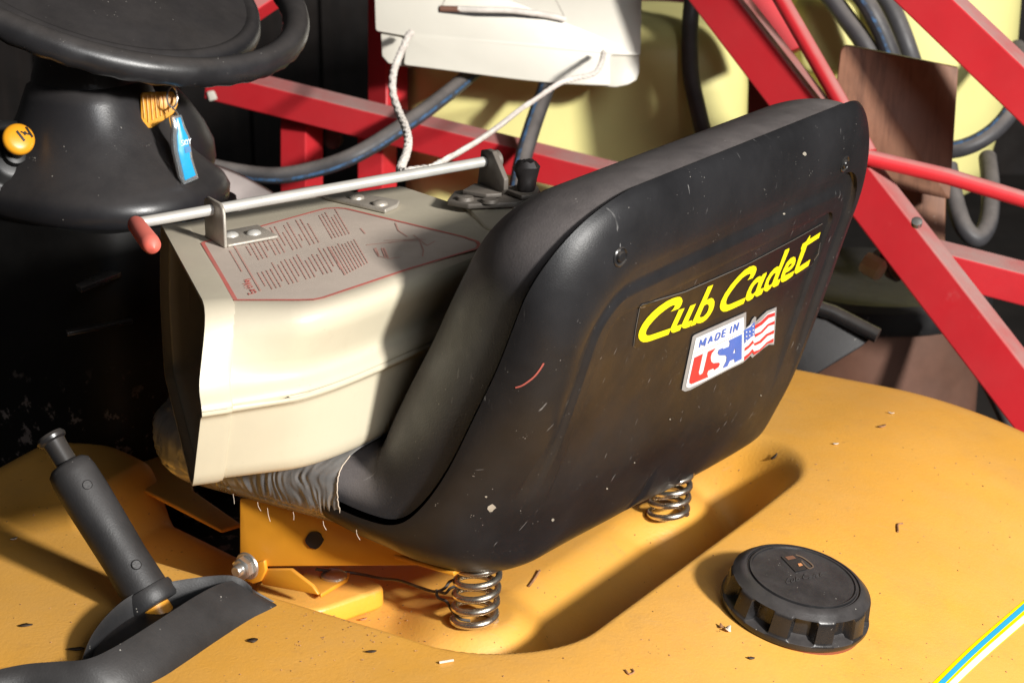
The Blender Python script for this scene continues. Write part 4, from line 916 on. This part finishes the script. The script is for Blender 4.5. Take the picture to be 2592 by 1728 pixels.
# ------------------------------------------------------------------ dry bits lying on the fender
def chip(u, v, L_, W_, ang, m, label, cat, name, curl=.2):
    L_ *= .58; W_ *= .58
    p, n = drop(u, v, .0012); d = (RT*math.cos(ang) + V((0, 1, 0))*math.sin(ang)); d = (d - n*d.dot(n)).normalized(); s = n.cross(d); vs = []; fs = []
    for i in range(5):
        t = i/4 - .5; w_ = W_*(1 - (2*t)**2*.8)
        for k in (-.5, .5): vs.append(p + d*L_*t + s*w_*k*rng.uniform(.7, 1.2) + n*(curl*L_*(t*t*2 + .2*abs(k)) + .0002))
    for i in range(4): fs.append((2*i, 2*i+1, 2*i+3, 2*i+2))
    o = mesh(name, vs, fs, m, solid=.0006); return tag(o, label, cat, 'dry bits lying on the orange fender')
def twig(pts, r, m, label, name='twig', cat='twig'):
    P = [drop(u, v, r + .0004)[0] for u, v in pts]; return tag(MB().add(*tube(spline(P, 4), r, 7)).build(name, m), label, cat, 'dry bits lying on the orange fender')
twig([(1366, 1446), (1352, 1468), (1338, 1486)], .0010, m_leaf, 'brown pine needle standing out on the well floor right of the spring')
twig([(1112, 1680), (1130, 1677), (1148, 1674)], .0010, m_pale, 'pale straight straw bit on the near fender below the well')
twig([(1582, 1697), (1592, 1708), (1604, 1703), (1600, 1695)], .0007, m_leaf, 'thin curled brown fibre on the near fender', 'fibre', 'fibre')
twig([(2284, 1327), (2272, 1330), (2272, 1348)], .0009, m_leaf, 'bent brown straw lying right of the fuel cap')
chip(2232, 1082, .018, .007, .6, m_leaf, 'pale brown leaf bit near the far crest of the fender', 'leaf bit', 'leaf_bit')
chip(2255, 1048, .012, .003, -.3, m_pale, 'pale splinter behind the brown leaf bit near the crest', 'splinter', 'splinter')
chip(1963, 1157, .016, .007, .2, m_dark, 'dark crumb at the tip of the seat shadow', 'crumb', 'crumb')
chip(2115, 1126, .010, .005, .1, m_pale, 'pale wood chip on the fender right of the seat', 'wood chip', 'wood_chip')
chip(1840, 1598, .012, .010, .9, m_pale, 'tan chaff tuft caught at the near side of the fuel cap', 'chaff', 'chaff', .8)
chip(1825, 1590, .010, .006, 1.9, m_leaf, 'brown chaff flake beside the tan tuft at the cap', 'chaff', 'chaff', .6)
chip(920, 1570, .012, .005, .3, m_leaf, 'reddish leaf crumb on the left rim of the well', 'leaf crumb', 'leaf_crumb')
chip(640, 1623, .014, .013, .3, m_grime, 'round black dirt spot right of the lever slot', 'dirt spot', 'dirt_spot', .02)
chip(940, 1652, .014, .006, .1, m_grime, 'dark leaf skeleton on the near fender left', 'leaf bit', 'leaf_bit', .1)
chip(1900, 1668, .010, .005, .1, m_dark, 'dark grit flake in front of the fuel cap', 'grit', 'grit')
chip(36, 1367, .012, .006, .8, m_pale, 'pale curl lying on the left fender front', 'leaf curl', 'leaf_curl')
chip(66, 1585, .018, .010, .2, m_grime, 'upper black dirt spot on the left fender', 'dirt spot', 'dirt_spot', .02)
chip(193, 1645, .022, .010, .1, m_grime, 'lower black dirt spot beside the slot cover', 'dirt spot', 'dirt_spot', .02)
cr = MB()
for k in range(440):
    u, v = (rng.uniform(0, 2592), rng.uniform(1150, 1728)) if k < 300 else (rng.normal(900, 110), rng.normal(1580, 45)) if k < 400 else (rng.normal(840, 90), rng.normal(1500, 14)); hit = deck_bvh.ray_cast(CAM, ray(u, v).normalized())
    if hit[0] is None: continue
    n = hit[1] if hit[1].dot(ray(u, v)) < 0 else -hit[1]; r_ = rng.uniform(.0003, .0008); p = hit[0] + n*r_*.5
    a = n.orthogonal().normalized(); c_ = n.cross(a); t = rng.uniform(0, 6); d = a*math.cos(t) + c_*math.sin(t); s = n.cross(d)
    cr.add([p + d*r_*rng.uniform(1, 2.5), p + s*r_, p - d*r_*1.3, p - s*r_*.8, p + n*r_], [(0, 1, 4), (1, 2, 4), (2, 3, 4), (3, 0, 4)])
o = cr.build('fender_crumbs', m_leaf); tag(o, 'fine brown crumbs scattered over the orange fender', 'crumbs', kind='stuff')
